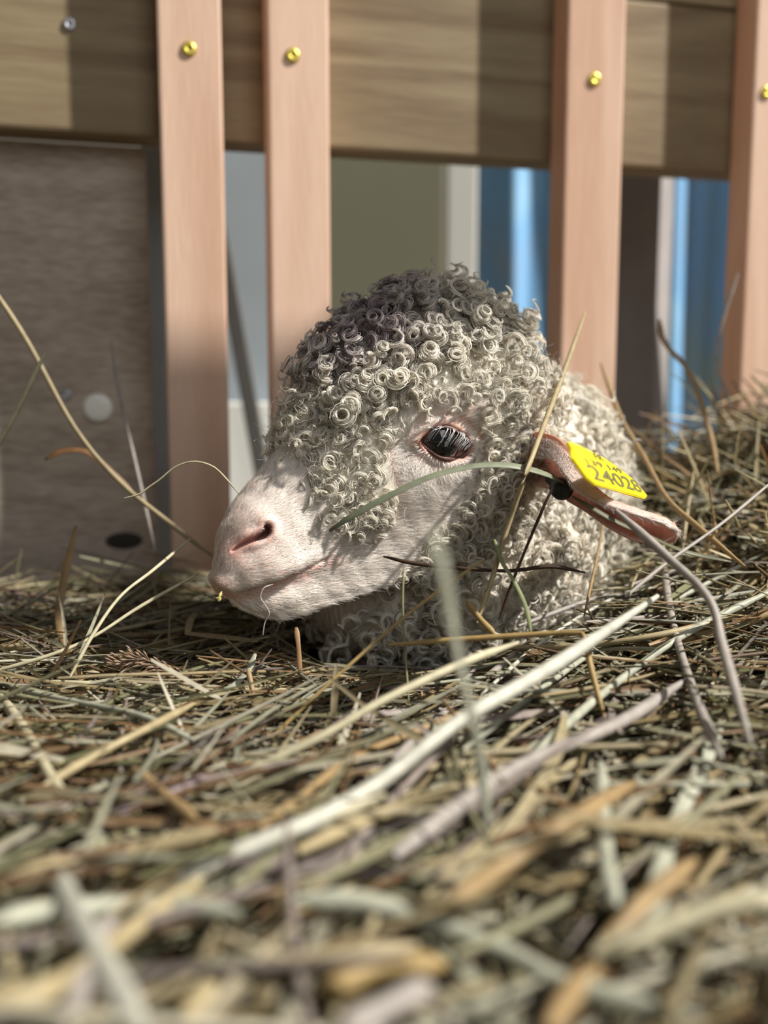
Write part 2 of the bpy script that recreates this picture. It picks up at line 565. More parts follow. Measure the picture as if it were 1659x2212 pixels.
# unseen light blocker added beyond the right edge of the frame; its shadow falls on the foot of the fence
GN = 0.30
stall = empty('shade_blocker', tuple(DF * (D0 - GN)), YAW)
tag(stall, 'high plank on a post, part of the stall gate standing beyond the photo\'s edge', 'shade blocker')
box('blocker_plank', (0.40, 0.80, -0.010, 0.010, H + 0.570, H + 0.748), M_RAIL, stall, bev=.003)
box('blocker_plank', (0.62, 0.80, -0.26, -0.24, H + 0.715, H + 1.06), M_RAIL, stall, bev=.003)
box('blocker_arm', (0.77, 0.80, -0.25, 0.0, H + 0.76, H + 0.80), M_RAIL, stall, bev=.003)
box('blocker_post', (0.80, 0.84, -0.02, 0.02, 0, H + 0.82), M_RAIL, stall, bev=.003)


# ================================================================== LAMB
NOSE = np.array([470.0, 1190.0])
AX = np.array([0.9026, -0.4305]); VX = np.array([-0.4305, -0.9026])
BETA = math.radians(20.0)
PXM = 0.50 / F
D_NOSE = 0.478


def interp(u, tab, col):
    """Smooth (monotone cubic) interpolation of a table column."""
    x = np.array([r[0] for r in tab], float); y = np.array([r[col] for r in tab], float)
    h = np.diff(x); d = np.diff(y) / h
    m = np.zeros_like(y)
    m[0], m[-1] = d[0], d[-1]
    for i in range(1, len(y) - 1):
        if d[i - 1] * d[i] > 0:
            w1, w2 = 2 * h[i] + h[i - 1], h[i] + 2 * h[i - 1]
            m[i] = (w1 + w2) / (w1 / d[i - 1] + w2 / d[i])
    i = np.clip(np.searchsorted(x, u) - 1, 0, len(h) - 1)
    t = (u - x[i]) / h[i]
    return ((2 * t**3 - 3 * t**2 + 1) * y[i] + (t**3 - 2 * t**2 + t) * h[i] * m[i]
            + (-2 * t**3 + 3 * t**2) * y[i + 1] + (t**3 - t**2) * h[i] * m[i + 1])


HEAD = [  # station along the head, top, bottom, half width (photograph pixels)
    (-36, -64, -74, 2), (-34.5, -46, -92, 24), (-29, -34, -108, 42), (-20, -20, -122, 54), (-10, -6, -134, 62), (4, 16, -148, 69), (20, 36, -164, 76),
    (38, 52, -178, 81), (62, 72, -191, 86), (112, 97, -203, 91), (160, 119, -206, 91), (207, 143, -211, 93),
    (260, 186, -217, 100), (310, 230, -225, 110), (370, 268, -236, 126), (440, 296, -247, 144), (510, 312, -250, 152),
    (580, 314, -245, 152), (640, 298, -230, 144), (700, 256, -200, 124), (745, 188, -150, 90), (770, 100, -90, 50), (778, 2, -2, 2)]
fr = np.linspace(0, 1, 70)
us = np.concatenate([-36 + 76 * fr ** 1.9, np.linspace(42, 640, 210), 640 + 138 * (1 - (1 - np.linspace(0.03, 1, 36)) ** 1.8)])
vt, vb, hw = interp(us, HEAD, 1), interp(us, HEAD, 2), interp(us, HEAD, 3)
NA = 400
th = np.arange(NA) / NA * 2 * PI
A_IMG = AX[0] * RT - AX[1] * UP
LAT = math.cos(BETA) * (-FW) + math.sin(BETA) * A_IMG
UU = us[:, None] * np.ones(NA)
c, s = np.cos(th)[None], np.sin(th)[None]
n_se = 2.35
cc = np.sign(c) * np.abs(c) ** (2 / n_se); ss = np.sign(s) * np.abs(s) ** (2 / n_se)
vr = ss
front = smooth(330, 120, us)[:, None]                 # 1 on the muzzle, 0 on the skull
wf = np.interp(vr, [-1, -.6, -.3, 0, .25, .7, 1], [.20, .50, .82, 1.0, 1.0, .88, .74]) * front + \
     np.interp(vr, [-1, -.6, -.25, 0, .3, .7, 1], [.10, .34, .66, .92, 1.0, .93, .8]) * (1 - front)
VV = (vt + vb)[:, None] / 2 + (vt - vb)[:, None] / 2 * vr
LL = hw[:, None] * cc * wf
DEP = D_NOSE + UU * math.tan(BETA) * PXM


def head_pts(U, Vv, Ll):
    px = NOSE[0] + U * AX[0] + Vv * VX[0]
    py = NOSE[1] + U * AX[1] + Vv * VX[1]
    return P(px, py, D_NOSE + U * math.tan(BETA) * PXM) + (Ll * PXM)[..., None] * LAT


HV = head_pts(UU, VV, LL)


def grid_normals(G):
    du = np.gradient(G, axis=0)
    dv = (np.roll(G, -1, 1) - np.roll(G, 1, 1))
    n = unit(np.cross(du, dv))
    ctr = G.mean(axis=1, keepdims=True)
    sgn = np.sign((n * (G - ctr)).sum(-1, keepdims=True).mean())
    return n * sgn


def near_px(G):
    """Pixels of each vertex of the head grid, the far half taken from its mirror twin."""
    px, py, _ = proj(G)
    tw = (NA // 2 - np.arange(NA)) % NA              # twin across the median plane
    far = LL < 0
    px2, py2 = px.copy(), py.copy()
    px2[far] = px[:, tw][far]; py2[far] = py[:, tw][far]
    return px2, py2


EYE_OUT = [(908, 956), (916, 946), (928, 933), (946, 924), (964, 923), (984, 930), (1001, 943), (1013, 961), (1009, 977), (994, 989), (972, 992), (950, 988), (931, 976), (918, 966)]
EYE_OUT = [tuple(p) for p in spline(EYE_OUT + [EYE_OUT[0]], 60)[:-1]]
MOUTH = [(462, 1268), (482, 1280), (505, 1284), (532, 1279), (562, 1270), (622, 1248), (686, 1218), (716, 1202)]
NOSTRIL = [(502, 1190), (518, 1178), (535, 1169), (553, 1163), (568, 1156), (577, 1148), (578, 1140)]
qx, qy = near_px(HV)
HN = grid_normals(HV)
i0 = np.unravel_index(np.argmin(np.where(LL > 20, np.hypot(qx - 963, qy - 957), 1e9)), LL.shape)
EYE_P, EYE_N = HV[i0].copy(), HN[i0].copy()
lateral = np.clip(np.abs(LL) / np.maximum(hw[:, None], 1), 0, 1)
sideok = smooth(0.15, 0.45, lateral)


def displace(fn):
    global HV, HN
    x, y = near_px(HV)
    HV = HV + (fn(x, y) * PXM)[..., None] * HN
    HN = grid_normals(HV)


def g(x, y, cx, cy, sx, sy=None, rot=0.0):
    sy = sy or sx
    dx, dy = x - cx, y - cy
    a, b = dx * math.cos(rot) + dy * math.sin(rot), -dx * math.sin(rot) + dy * math.cos(rot)
    return np.exp(-(a / sx) ** 2 - (b / sy) ** 2)


def forms(x, y):     # broad facial forms: brow, cheek, nostril wing, lips, chin
    f = 10 * g(x, y, 1005, 880, 60, 36, .3) + 7 * g(x, y, 965, 1018, 60, 22, .1) - 10 * g(x, y, 872, 968, 34, 24, -.4)
    f += 10 * g(x, y, 880, 1060, 90, 46, -.45) - 9 * g(x, y, 745, 1060, 70, 60, -.4)
    f += 12 * g(x, y, 548, 1122, 52, 26, -.4) + 12 * g(x, y, 590, 1220, 60, 30, -.3)
    f -= 10 * g(x, y, 688, 1150, 46, 60, -.4)
    f += 9 * g(x, y, 600, 1305, 50, 22, -.1) - 5 * g(x, y, 690, 1262, 50, 22, -.5)
    return f * smooth(0.0, 0.35, lateral)


def mouth(x, y):
    d, t = seg_dist(x, y, MOUTH)
    yl = np.interp(x, [p[0] for p in MOUTH], [p[1] for p in MOUTH])
    above = y < yl
    fade = smooth(1.0, 0.86, t)
    f = -13 * np.exp(-(d / 4.2) ** 2) * fade
    f += np.where(above, 7 * np.exp(-((d - 17) / 13) ** 2), -7 * np.exp(-((d - 14) / 16) ** 2)) * smooth(1.0, .7, t)
    return f


def nostril(x, y):
    d, t = seg_dist(x, y, NOSTRIL)
    wd = np.interp(t, [0, .35, .7, 1], [3.0, 5, 7.5, 7])
    dp = np.interp(t, [0, .3, .8, 1], [8, 20, 30, 24])
    f = -dp * np.exp(-(d / wd) ** 2.4)
    f += 5 * np.exp(-((d - wd - 9) / 8) ** 2) * smooth(0, .4, t)
    return f * sideok


EYE_ARR = np.array(EYE_OUT + [EYE_OUT[0]])


def eye_sdf(x, y):
    d, _ = seg_dist(x, y, EYE_ARR)
    return np.where(inside(x, y, EYE_OUT), -d, d)


def socket(x, y):
    near = (np.abs(x - 963) < 130) & (np.abs(y - 957) < 120) & (lateral > .3)
    f = np.zeros_like(x)
    e = eye_sdf(x[near], y[near])
    f[near] = -30 * smooth(2.5, -7, e) + 6 * np.exp(-((e - 8) / 7) ** 2) - 4 * np.exp(-((e - 26) / 9) ** 2) * (y[near] < 950)
    return f


for fn in (forms, mouth, nostril, socket):
    displace(fn)
lump = 1.2 * np.sin(UU * .09 + th * 9) * np.sin(UU * .05 - th * 5)
HV = HV + (lump * PXM)[..., None] * HN

# pigment of the skin: pink nose leather, lips and lids, otherwise pale pink
qx, qy = near_px(HV)
skin = np.empty(HV.shape); skin[:] = (0.66, 0.47, 0.41)
def blend(mask, colr):
    global skin
    skin = skin * (1 - mask[..., None]) + np.array(colr) * mask[..., None]
dN, tN = seg_dist(qx, qy, NOSTRIL)
blend(0.85 * np.exp(-(dN / 26) ** 2), (0.62, 0.34, 0.28))
blend(0.8 * g(qx, qy, 482, 1185, 30, 26), (0.62, 0.36, 0.31))
dM, tM = seg_dist(qx, qy, MOUTH)
below = qy > np.interp(qx, [p[0] for p in MOUTH], [p[1] for p in MOUTH])
blend(np.where(below, .75, .3) * np.exp(-(dM / np.where(below, 24, 9)) ** 2), (0.55, 0.31, 0.27))
blend(0.95 * np.exp(-(dN / np.interp(tN, [0, .5, 1], [3, 8, 10])) ** 4), (0.10, 0.032, 0.026))
eS = eye_sdf(qx, qy)
blend(0.9 * np.exp(-(np.maximum(eS, 0) / 14) ** 2), (0.42, 0.20, 0.15))
blend(0.8 * g(qx, qy, 890, 962, 30, 13, -.1), (0.45, 0.21, 0.15))
blend(0.55 * g(qx, qy, 1005, 918, 44, 16, .5), (0.68, 0.36, 0.24))

WOOLFREE = [(430, 1500), (430, 1040), (530, 1040), (562, 985), (606, 968), (646, 950), (668, 992), (690, 1070), (722, 1122), (790, 1132), (850, 1128),
            (862, 1062), (842, 1000), (842, 920), (878, 872), (948, 846), (1030, 838), (1052, 872), (1052, 962), (1040, 1030), (1000, 1090), (940, 1150), (880, 1230), (800, 1290), (720, 1370)]
bare_v = inside(qx, qy, WOOLFREE)
skin[~bare_v] = (0.82, 0.77, 0.68)

nu = len(us)
idx = np.arange(nu * NA).reshape(nu, NA)
HQ = np.stack([idx[:-1], np.roll(idx[:-1], -1, 1), np.roll(idx[1:], -1, 1), idx[1:]], -1).reshape(-1, 4)
body = Mix()
body.add(HV.reshape(-1, 3), HQ, skin.reshape(-1, 3))


def ellipsoid(c, rx, ru, rd, n=48, m=64):
    ph = np.linspace(0.02, PI - .02, n)[:, None]; la = (np.arange(m) / m * 2 * PI)[None]
    N = np.sin(ph)[..., None] * (np.cos(la)[..., None] * RT + np.sin(la)[..., None] * FW) + (np.cos(ph) * np.ones_like(la))[..., None] * UP
    G = c + np.sin(ph)[..., None] * (np.cos(la)[..., None] * rx * RT + np.sin(la)[..., None] * rd * FW) + (np.cos(ph) * np.ones_like(la))[..., None] * ru * UP
    i = np.arange(n * m).reshape(n, m)
    Q = np.stack([i[:-1], np.roll(i[:-1], -1, 1), np.roll(i[1:], -1, 1), i[1:]], -1).reshape(-1, 4)
    Ng = np.sin(ph)[..., None] * (np.cos(la)[..., None] * RT / rx + np.sin(la)[..., None] * FW / rd) + (np.cos(ph) * np.ones_like(la))[..., None] * UP / ru
    return G, unit(Ng), Q


BODY = [(P(1130, 1065, .655), .066, .084, .085), (P(985, 1235, .580), .066, .056, .058), (P(850, 1290, .575), .048, .040, .050), (P(1090, 1210, .60), .055, .06, .06)]
ell = [ellipsoid(*e) for e in BODY]
for G, Ng, Q in ell:
    body.add(G.reshape(-1, 3), Q, (0.60, 0.54, 0.46))

# ---- the ear, a curled leaf of skin: rim, ridge, hollow, lower edge
eT = [(1150, 930, .520), (1205, 945, .500), (1242, 985, .490), (1274, 1035, .484), (1322, 1078, .479), (1390, 1103, .476), (1440, 1122, .476), (1467, 1146, .479)]
eR = [(1150, 985, .505), (1192, 990, .486), (1222, 1024, .476), (1250, 1056, .471), (1302, 1086, .469), (1375, 1112, .469), (1432, 1131, .472), (1466, 1149, .478)]
eB = [(1150, 1000, .545), (1200, 1012, .535), (1230, 1034, .529), (1270, 1068, .522), (1320, 1106, .513), (1380, 1134, .504), (1436, 1144, .493), (1466, 1152, .481)]
eL = [(1150, 1050, .520), (1195, 1060, .505), (1228, 1084, .498), (1272, 1110, .492), (1320, 1142, .486), (1375, 1169, .483), (1428, 1172, .479), (1464, 1157, .479)]
NS, NT = 70, 44
def fwd(k):                                        # the ear stands out sideways from the head
    return [(x_, y_, d_ - (0.0, .012, .02, .022, .022, .022, .022, .022)[j_]) for j_, (x_, y_, d_) in enumerate(k)]


rows = [P(*spline(fwd(k), NS).T) for k in (eR, eT, eB, eL)]
EG = np.stack([spline([rows[0][i], rows[0][i] * .35 + rows[1][i] * .65 + FW * -.001, rows[1][i], (rows[1][i] + rows[2][i]) / 2 + UP * .004 + FW * .006, rows[2][i], (rows[2][i] + rows[3][i]) / 2 - UP * .004 + FW * .004, rows[3][i]], NT) for i in range(NS)])
en = unit(np.cross(np.gradient(EG, axis=0), np.gradient(EG, axis=1)))
if (en[NS // 2, NT // 2] @ FW) < 0: en = -en       # outward = away from the hollow
thick = 0.0026 * np.minimum(1, np.linspace(1.3, .55, NS))[:, None] * (1 - np.abs(np.linspace(-1, 1, NT)) ** 6 * .75)[None]
OUT = EG + en * thick[..., None]
col_in = np.empty(EG.shape); col_in[:] = (0.70, 0.36, 0.26)
tt = np.linspace(0, 1, NT)[None, :, None]
col_in = col_in * (1 - smooth(.22, .0, tt)) + np.array((0.74, 0.56, 0.50)) * smooth(.22, .0, tt)
ei = np.arange(NS * NT).reshape(NS, NT)
qi = np.stack([ei[:-1, :-1], ei[:-1, 1:], ei[1:, 1:], ei[1:, :-1]], -1).reshape(-1, 4)
n0 = NS * NT
rim = np.concatenate([ei[:, 0], ei[-1, 1:], ei[-2::-1, -1], ei[0, -2:0:-1]])
qr = np.stack([rim, np.roll(rim, -1), np.roll(rim, -1) + n0, rim + n0], -1)
body.add(np.concatenate([EG.reshape(-1, 3), OUT.reshape(-1, 3)]), np.concatenate([qi, qi[:, ::-1] + n0, qr]),
         np.concatenate([col_in.reshape(-1, 3), np.tile((0.74, 0.58, 0.53), (n0, 1))]))
n_before = sum(len(q) for q in body.Q[:-1])
lamb = body.build('lamb', [M_SKIN, M_EAR])
mi = np.zeros(len(lamb.data.polygons), np.int32); mi[n_before:] = 1
lamb.data.polygons.foreach_set('material_index', mi)
tag(lamb, 'white curly woolled lamb with a yellow ear tag lying in hay, head turned left', 'lamb')

# ---- eye
ER = 0.0140
EC = EYE_P - EYE_N * ER * 0.70
n_, m_ = 64, 96
ph = np.linspace(0, PI, n_)[:, None]; la = (np.arange(m_) / m_ * 2 * PI)[None]
gz_ = unit(EYE_N * 0.9 - FW * 0.35 - RT * 0.18)
gx_ = unit(np.cross(UP, gz_)); gy_ = np.cross(gz_, gx_)
rr = ER * (1 + 0.045 * smooth(.75, 0, ph))
G = EC + (rr * np.sin(ph))[..., None] * (np.cos(la)[..., None] * gx_ + np.sin(la)[..., None] * gy_) + (rr * np.cos(ph) * np.ones_like(la))[..., None] * gz_
i = np.arange(n_ * m_).reshape(n_, m_)
Q = np.stack([i[:-1], np.roll(i[:-1], -1, 1), np.roll(i[1:], -1, 1), i[1:]], -1).reshape(-1, 4)
X_, Y_ = np.sin(ph) * np.cos(la + .45), np.sin(ph) * np.sin(la + .45)
ec = np.empty(G.shape); ec[:] = (0.050, 0.032, 0.026)
iris = smooth(.80, .70, np.sin(ph) * np.ones_like(la)) * (np.cos(ph) > 0)
ec = ec * (1 - iris[..., None]) + np.array((0.020, 0.014, 0.013)) * iris[..., None]
ringm = np.exp(-((np.sin(ph) * np.ones_like(la) - .72) / .05) ** 2) * (np.cos(ph) > 0)  # lighter ring paints the reflection along the cornea edge
ec = ec * (1 - .7 * ringm[..., None]) + np.array((0.13, 0.085, 0.07)) * .7 * ringm[..., None]
pup = smooth(1.1, .9, (X_ / .52) ** 2 + (Y_ / .30) ** 2) * (np.cos(ph) > 0)
ec = ec * (1 - pup[..., None]) + np.array((0.003, 0.004, 0.006)) * pup[..., None]
eye = mesh_obj('eye', G.reshape(-1, 3), Q, M_EYE, lamb, ec.reshape(-1, 3))
eye['label'] = 'dark glossy eye'


def on_ball(px, py, rad):
    """Where the line of sight through a pixel meets the eyeball (grown to rad)."""
    r = unit(FW + (px - CX) / F * RT - (py - CY) / F * UP)
    oc = CAM - EC
    b = r @ oc
    disc = b * b - (oc @ oc - rad * rad)
    t = -b - math.sqrt(max(disc, 0.0))
    return CAM + r * t


lid = np.array([on_ball(x, y, ER + .0006) for x, y in EYE_OUT])
lid = np.vstack([lid, lid[:2]])
LV, LQ = tubes(lid[None], np.full((1, len(lid)), .00115), 10, n0=EYE_N[None])
lids = mesh_obj('eyelid', LV, LQ, M_SKIN, lamb, np.tile((0.10, 0.045, 0.036), (len(LV), 1)))
lids['label'] = 'dark pink rim of the eyelids'

# lashes
tops = [p for p in EYE_OUT if p[1] < 958 and p[0] > 926]
tops = spline(sorted(tops), 40)
LC = []
for k in range(36):
    t = .12 + .88 * rng.random() ** .6
    x, y = tops[int(t * 39)] + rng.normal(0, 1.2, 2)
    ln = rng.uniform(20, 38) * (0.75 + .5 * math.sin(PI * min(1, t + .1)))
    ang = math.radians(np.interp(t, [0, .35, .7, 1], [165, 135, 108, 88]) + rng.normal(0, 7))
    p0 = on_ball(x, y, ER + .0008)
    x1, y1 = x + ln * math.cos(ang), y + ln * math.sin(ang)
    p2 = on_ball(x1, y1, ER + rng.uniform(.0022, .0045))
    nrm = unit(p0 - EC)
    p1 = (p0 + p2) / 2 + nrm * .0034 + UP * .001
    LC.append(spline([p0, p1, p2], 10))
LC = np.array(LC)
rad = np.linspace(.00017, .00005, 10)[None] * rng.uniform(.8, 1.25, (len(LC), 1))
LV, LQ = tubes(LC, rad, 4)
la_o = mesh_obj('eyelashes', LV, LQ, M_LASH, lamb)
la_o['label'] = 'long white eyelashes'

# ---- wool locks
def make_locks(mix, root, nrm, flow, Lr, Rr, turns, thick, colr, lie):
    """Full detail where the photo looks, plainer locks on the far side of the animal."""
    f = (nrm * unit(CAM - root)).sum(1) > -.25
    for m, T, st in ((f, 30, 7), (~f, 22, 3)):
        if m.any():
            locks(mix, root[m], nrm[m], flow[m], Lr[m], Rr[m], turns[m], thick[m], colr[m], lie[m], T, st)


def locks(mix, root, nrm, flow, Lr, Rr, turns, thick, colr, lie, T, strands):
    K = len(root)
    t = np.linspace(0, 1, T)
    wavy = rng.random(K) < .28                          # some locks hang in loose waves instead of rings
    Rr = np.where(wavy, Rr * .55, Rr); Lr = np.where(wavy, Lr * 1.35, Lr)
    lie = np.where(wavy, np.clip(lie + .35, 0, .92), lie)
    D = unit(nrm * (1 - lie)[:, None] + flow * lie[:, None])
    e1 = unit(np.cross(D, rng.normal(size=(K, 3)))); e2 = np.cross(D, e1)
    hand = rng.choice([-1, 1], K); ph0 = rng.uniform(0, 2 * PI, K)
    phs = ph0[:, None] + hand[:, None] * 2 * PI * turns[:, None] * t ** 1.1
    rise = smooth(0, .28, t)[None]
    rad = Rr[:, None] * rise * (1 - .55 * t)[None]
    sag = (flow * (Lr * .35)[:, None])[:, None, :] * (t ** 2)[None, :, None]
    axis = root[:, None, :] + D[:, None, :] * (Lr[:, None] * (t - .3 * t ** 3))[..., None] + sag
    # start the coil at the root itself
    off = np.cos(phs)[..., None] * e1[:, None] + np.sin(phs)[..., None] * e2[:, None]
    C = axis + rad[..., None] * off
    env = thick[:, None] * (0.45 + .75 * np.sin(PI * np.clip(t * .9 + .08, 0, 1)) ** .7)[None] * (1 - .8 * t ** 2.6)[None]
    V, Q = tubes(C, env * .6, 4)
    mix.add(V, Q, np.repeat(colr * .93, T * 4, 0))
    for j in range(strands):
        psi = 2 * PI * (j / strands) + rng.uniform(-.4, .4, K)
        rho = rng.uniform(.3, 1.5, K) ** 1.1
        sp = 1 + .7 * rng.random(K)[:, None] * (t ** 5)[None]
        o = (np.cos(psi)[:, None, None] * off + np.sin(psi)[:, None, None] * D[:, None])
        dph = rng.normal(0, .10, K)[:, None] * t
        off2 = np.cos(phs + dph)[..., None] * e1[:, None] + np.sin(phs + dph)[..., None] * e2[:, None]
        Cj = axis + rad[..., None] * off2 + o * (env * rho[:, None] * sp)[..., None]
        rj = np.broadcast_to((thick * rng.uniform(.13, .28, K))[:, None] * (1 - .7 * t ** 2)[None], (K, T))
        V, Q = tubes(Cj, rj, 3)
        mix.add(V, Q, np.repeat(colr * rng.uniform(.92, 1.08, (K, 1)), T * 3, 0))


def pick(G, N, mask, count, weight=None):
    """Random points over a grid surface where mask is true, area weighted."""
    du = np.linalg.norm(np.gradient(G, axis=0), axis=-1); dv = np.linalg.norm(np.gradient(G, axis=1), axis=-1)
    w = (du * dv * mask).ravel()
    if weight is not None: w = w * weight.ravel()
    k = rng.choice(len(w), count, p=w / w.sum())
    return G.reshape(-1, 3)[k], N.reshape(-1, 3)[k], k


def wool_colour(root, n):
    x, y, _ = proj(root)
    base = np.array((0.95, 0.915, 0.83)) * rng.uniform(.86, 1.06, (n, 1))
    stain = np.clip(1.5 * g(x, y, 780, 705, 130, 66, -.15) + .6 * g(x, y, 880, 610, 60, 34) + .7 * g(x, y, 690, 780, 70, 50), 0, 1) * rng.uniform(.25, 1.1, n)
    stain = np.clip(stain, 0, .92)[:, None]
    return base * (1 - stain) + np.array((0.38, 0.29, 0.335)) * stain


wool = Mix()
view = -FW
def relax(root, n, k, rmin):
    """Drop roots that crowd each other."""
    order = np.arange(len(root)); keep = []
    cell = {}
    for i in order:
        c_ = tuple((root[i] / rmin).astype(int))
        ok = True
        for a in (-1, 0, 1):
            for b in (-1, 0, 1):
                for d in (-1, 0, 1):
                    for j in cell.get((c_[0] + a, c_[1] + b, c_[2] + d), ()):
                        if ((root[i] - root[j]) ** 2).sum() < rmin * rmin: ok = False; break
                    if not ok: break
                if not ok: break
            if not ok: break
        if ok:
            cell.setdefault(c_, []).append(i); keep.append(i)
    keep = np.array(keep)
    return root[keep], n[keep], k[keep]


cap = (~bare_v) & (UU > 120)
root, nn, kk = relax(*pick(HV, HN, cap, 5200), .0042)
K = len(root)
aflat = unit(-A_IMG + 0 * RT)                            # towards the nose
down = -UP
x, y, _ = proj(root)
flow = unit(rng.normal(0, .55, (K, 3)) + np.where((y > 860)[:, None], aflat * .9 + down * .5, down * .6 + aflat * .3))
flow = unit(flow - nn * (flow * nn).sum(1, keepdims=True) * .8)
longer = smooth(330, 620, UU.ravel()[kk])
make_locks(wool, root - nn * .001, nn, flow, rng.uniform(.009, .017, K) * (1 + .25 * longer), rng.uniform(.0028, .0050, K) * (1 + .2 * longer), rng.uniform(1.5, 2.8, K),
           rng.uniform(.0009, .0016, K), wool_colour(root, K), np.clip(rng.normal(.38, .24, K), 0, .9))
# tight top-knot and crest so the crown stands a little higher at the back
crest = cap & (UU > 330) & (VV > 120)
root, nn, kk = relax(*pick(HV, HN, crest, 1500), .0052)
K = len(root)
make_locks(wool, root + nn * .006, nn, unit(rng.normal(0, 1, (K, 3))), rng.uniform(.010, .018, K), rng.uniform(.0036, .0060, K), rng.uniform(1.6, 2.8, K),
           rng.uniform(.0010, .0017, K), wool_colour(root, K), np.clip(rng.normal(.3, .2, K), 0, .8))
for q, (G, Ng, Q) in enumerate(ell):
    cnt = (2800, 2400, 500, 1100)[q]
    x, y, _ = proj(G)
    mask = np.ones(G.shape[:2], bool)
    mask &= ~(inside(x, y, WOOLFREE) & (Ng @ view > 0)) | (q == 0)
    root, nn, kk = relax(*pick(G, Ng, mask, cnt), .0045)
    K = len(root)
    flow = unit(rng.normal(0, .5, (K, 3)) + down * .8)
    make_locks(wool, root - nn * .001, nn, flow, rng.uniform(.012, .022, K), rng.uniform(.0038, .0068, K), rng.uniform(1.4, 2.5, K),
               rng.uniform(.0011, .0019, K), wool_colour(root, K), np.clip(rng.normal(.5, .25, K), 0, .95))
# stray fine fibres and small loops that fuzz the fleece
sets = [pick(HV, HN, cap, 5200)] + [pick(G, Ng, ~(inside(*proj(G)[:2], WOOLFREE) & (Ng @ view > 0)), c_) for (G, Ng, Q), c_ in zip(ell, (2600, 1800, 300, 900))]
for root, nn, kk in sets:
    K = len(root); T = 14
    t = np.linspace(0, 1, T)
    d0 = unit(nn + rng.normal(0, .6, (K, 3))); e1 = unit(np.cross(d0, rng.normal(size=(K, 3)))); e2 = np.cross(d0, e1)
    Lf = rng.uniform(.007, .017, K)[:, None, None]; Rf = rng.uniform(.001, .0045, K)[:, None, None]
    ph_ = (rng.uniform(0, 6.3, K)[:, None] + rng.uniform(-9, 9, K)[:, None] * t)[..., None]
    C = root[:, None] + d0[:, None] * Lf * t[None, :, None] + Rf * np.minimum(1, t * 2.5)[None, :, None] * (np.cos(ph_) * e1[:, None] + np.sin(ph_) * e2[:, None])
    V, Q = tubes(C, np.broadcast_to(rng.uniform(.00006, .00016, K)[:, None] * (1 - .6 * t)[None], (K, T)), 3)
    wool.add(V, Q, np.repeat(wool_colour(root, K), T * 3, 0))
wo = wool.build('wool', M_WOOL, lamb)
wo['label'] = 'cream ringlet wool, stained purple on the crown'

# ---- short fur on the face and ear
fur = Mix()
def make_fur(root, nn, flow, length, width, colr, lift, T=4):
    K = len(root)
    t = np.linspace(0, 1, T)
    C = root[:, None] + flow[:, None] * (length[:, None] * t)[..., None] + nn[:, None] * (length[:, None] * lift[:, None] * (t - .35 * t ** 2))[..., None]
    W = width[:, None] * (1 - .85 * t)[None]
    S = unit(np.cross(flow, nn) + rng.normal(0, .25, (K, 3)))
    V = np.stack([C - S[:, None] * W[..., None], C + S[:, None] * W[..., None]], 2)
    ix = np.arange(K * T * 2).reshape(K, T, 2)
    Q = np.stack([ix[:, :-1, 0], ix[:, :-1, 1], ix[:, 1:, 1], ix[:, 1:, 0]], -1).reshape(-1, 4)
    fur.add(V.reshape(-1, 3), Q, np.repeat(colr, T * 2, 0))


HNs = grid_normals(HV)
tang = unit(np.gradient(HV, axis=0))
bare = bare_v & (eS > 5) & (dN > 7)
dens = np.where(LL > -10, 1.0, .3) * (1 - .8 * np.exp(-(dN / 14) ** 2)) * (1 - .75 * np.where(below, np.exp(-(dM / 18) ** 2), np.exp(-(dM / 3) ** 2)))
root, nn, kk = pick(HV, HNs, bare, 52000, dens)
K = len(root)
x, y, _ = proj(root)
fl = tang.reshape(-1, 3)[kk].copy()
fl += down * .25
# around the eye the coat radiates from the lids
er = np.stack([x - 955, y - 960], 1); ed = np.linalg.norm(er, axis=1, keepdims=True); er = er / ed
rad3 = er[:, :1] * RT - er[:, 1:] * UP
wE = np.exp(-(ed / 95) ** 2) * (LL.ravel()[kk] > 0)[:, None]
fl = fl * (1 - wE) + (rad3 * 1.2) * wE
fl = fl + rng.normal(0, .16, (K, 3))
fl = unit(fl - nn * (fl * nn).sum(1, keepdims=True))
sh = 1 - .65 * np.exp(-(dN.ravel()[kk] / 36) ** 2) - .45 * np.exp(-(dM.ravel()[kk] / 22) ** 2)
sh *= np.interp(x, [470, 620, 800], [.6, 1.0, 1.25]) * np.where(LL.ravel()[kk] > 0, np.interp(eS.ravel()[kk], [5, 40], [.45, 1]), 1)
fc = np.array((0.86, 0.82, 0.77)) * rng.uniform(.88, 1.05, (K, 1))
make_fur(root, nn, fl, np.clip(sh, .25, 1.4) * rng.uniform(.0032, .0062, K), rng.uniform(.00009, .00017, K), fc, rng.uniform(.10, .42, K))
# throat
G, Ng, Q = ell[2]
x, y, _ = proj(G)
root, nn, kk = pick(G, Ng, inside(x, y, WOOLFREE) | (x < 760), 9000)
K = len(root)
fl = unit(down + RT * .4 + rng.normal(0, .25, (K, 3))); fl = unit(fl - nn * (fl * nn).sum(1, keepdims=True))
make_fur(root, nn, fl, rng.uniform(.006, .011, K), rng.uniform(.0001, .0002, K), np.array((0.82, 0.76, 0.69)) * rng.uniform(.88, 1.05, (K, 1)), rng.uniform(.1, .4, K))
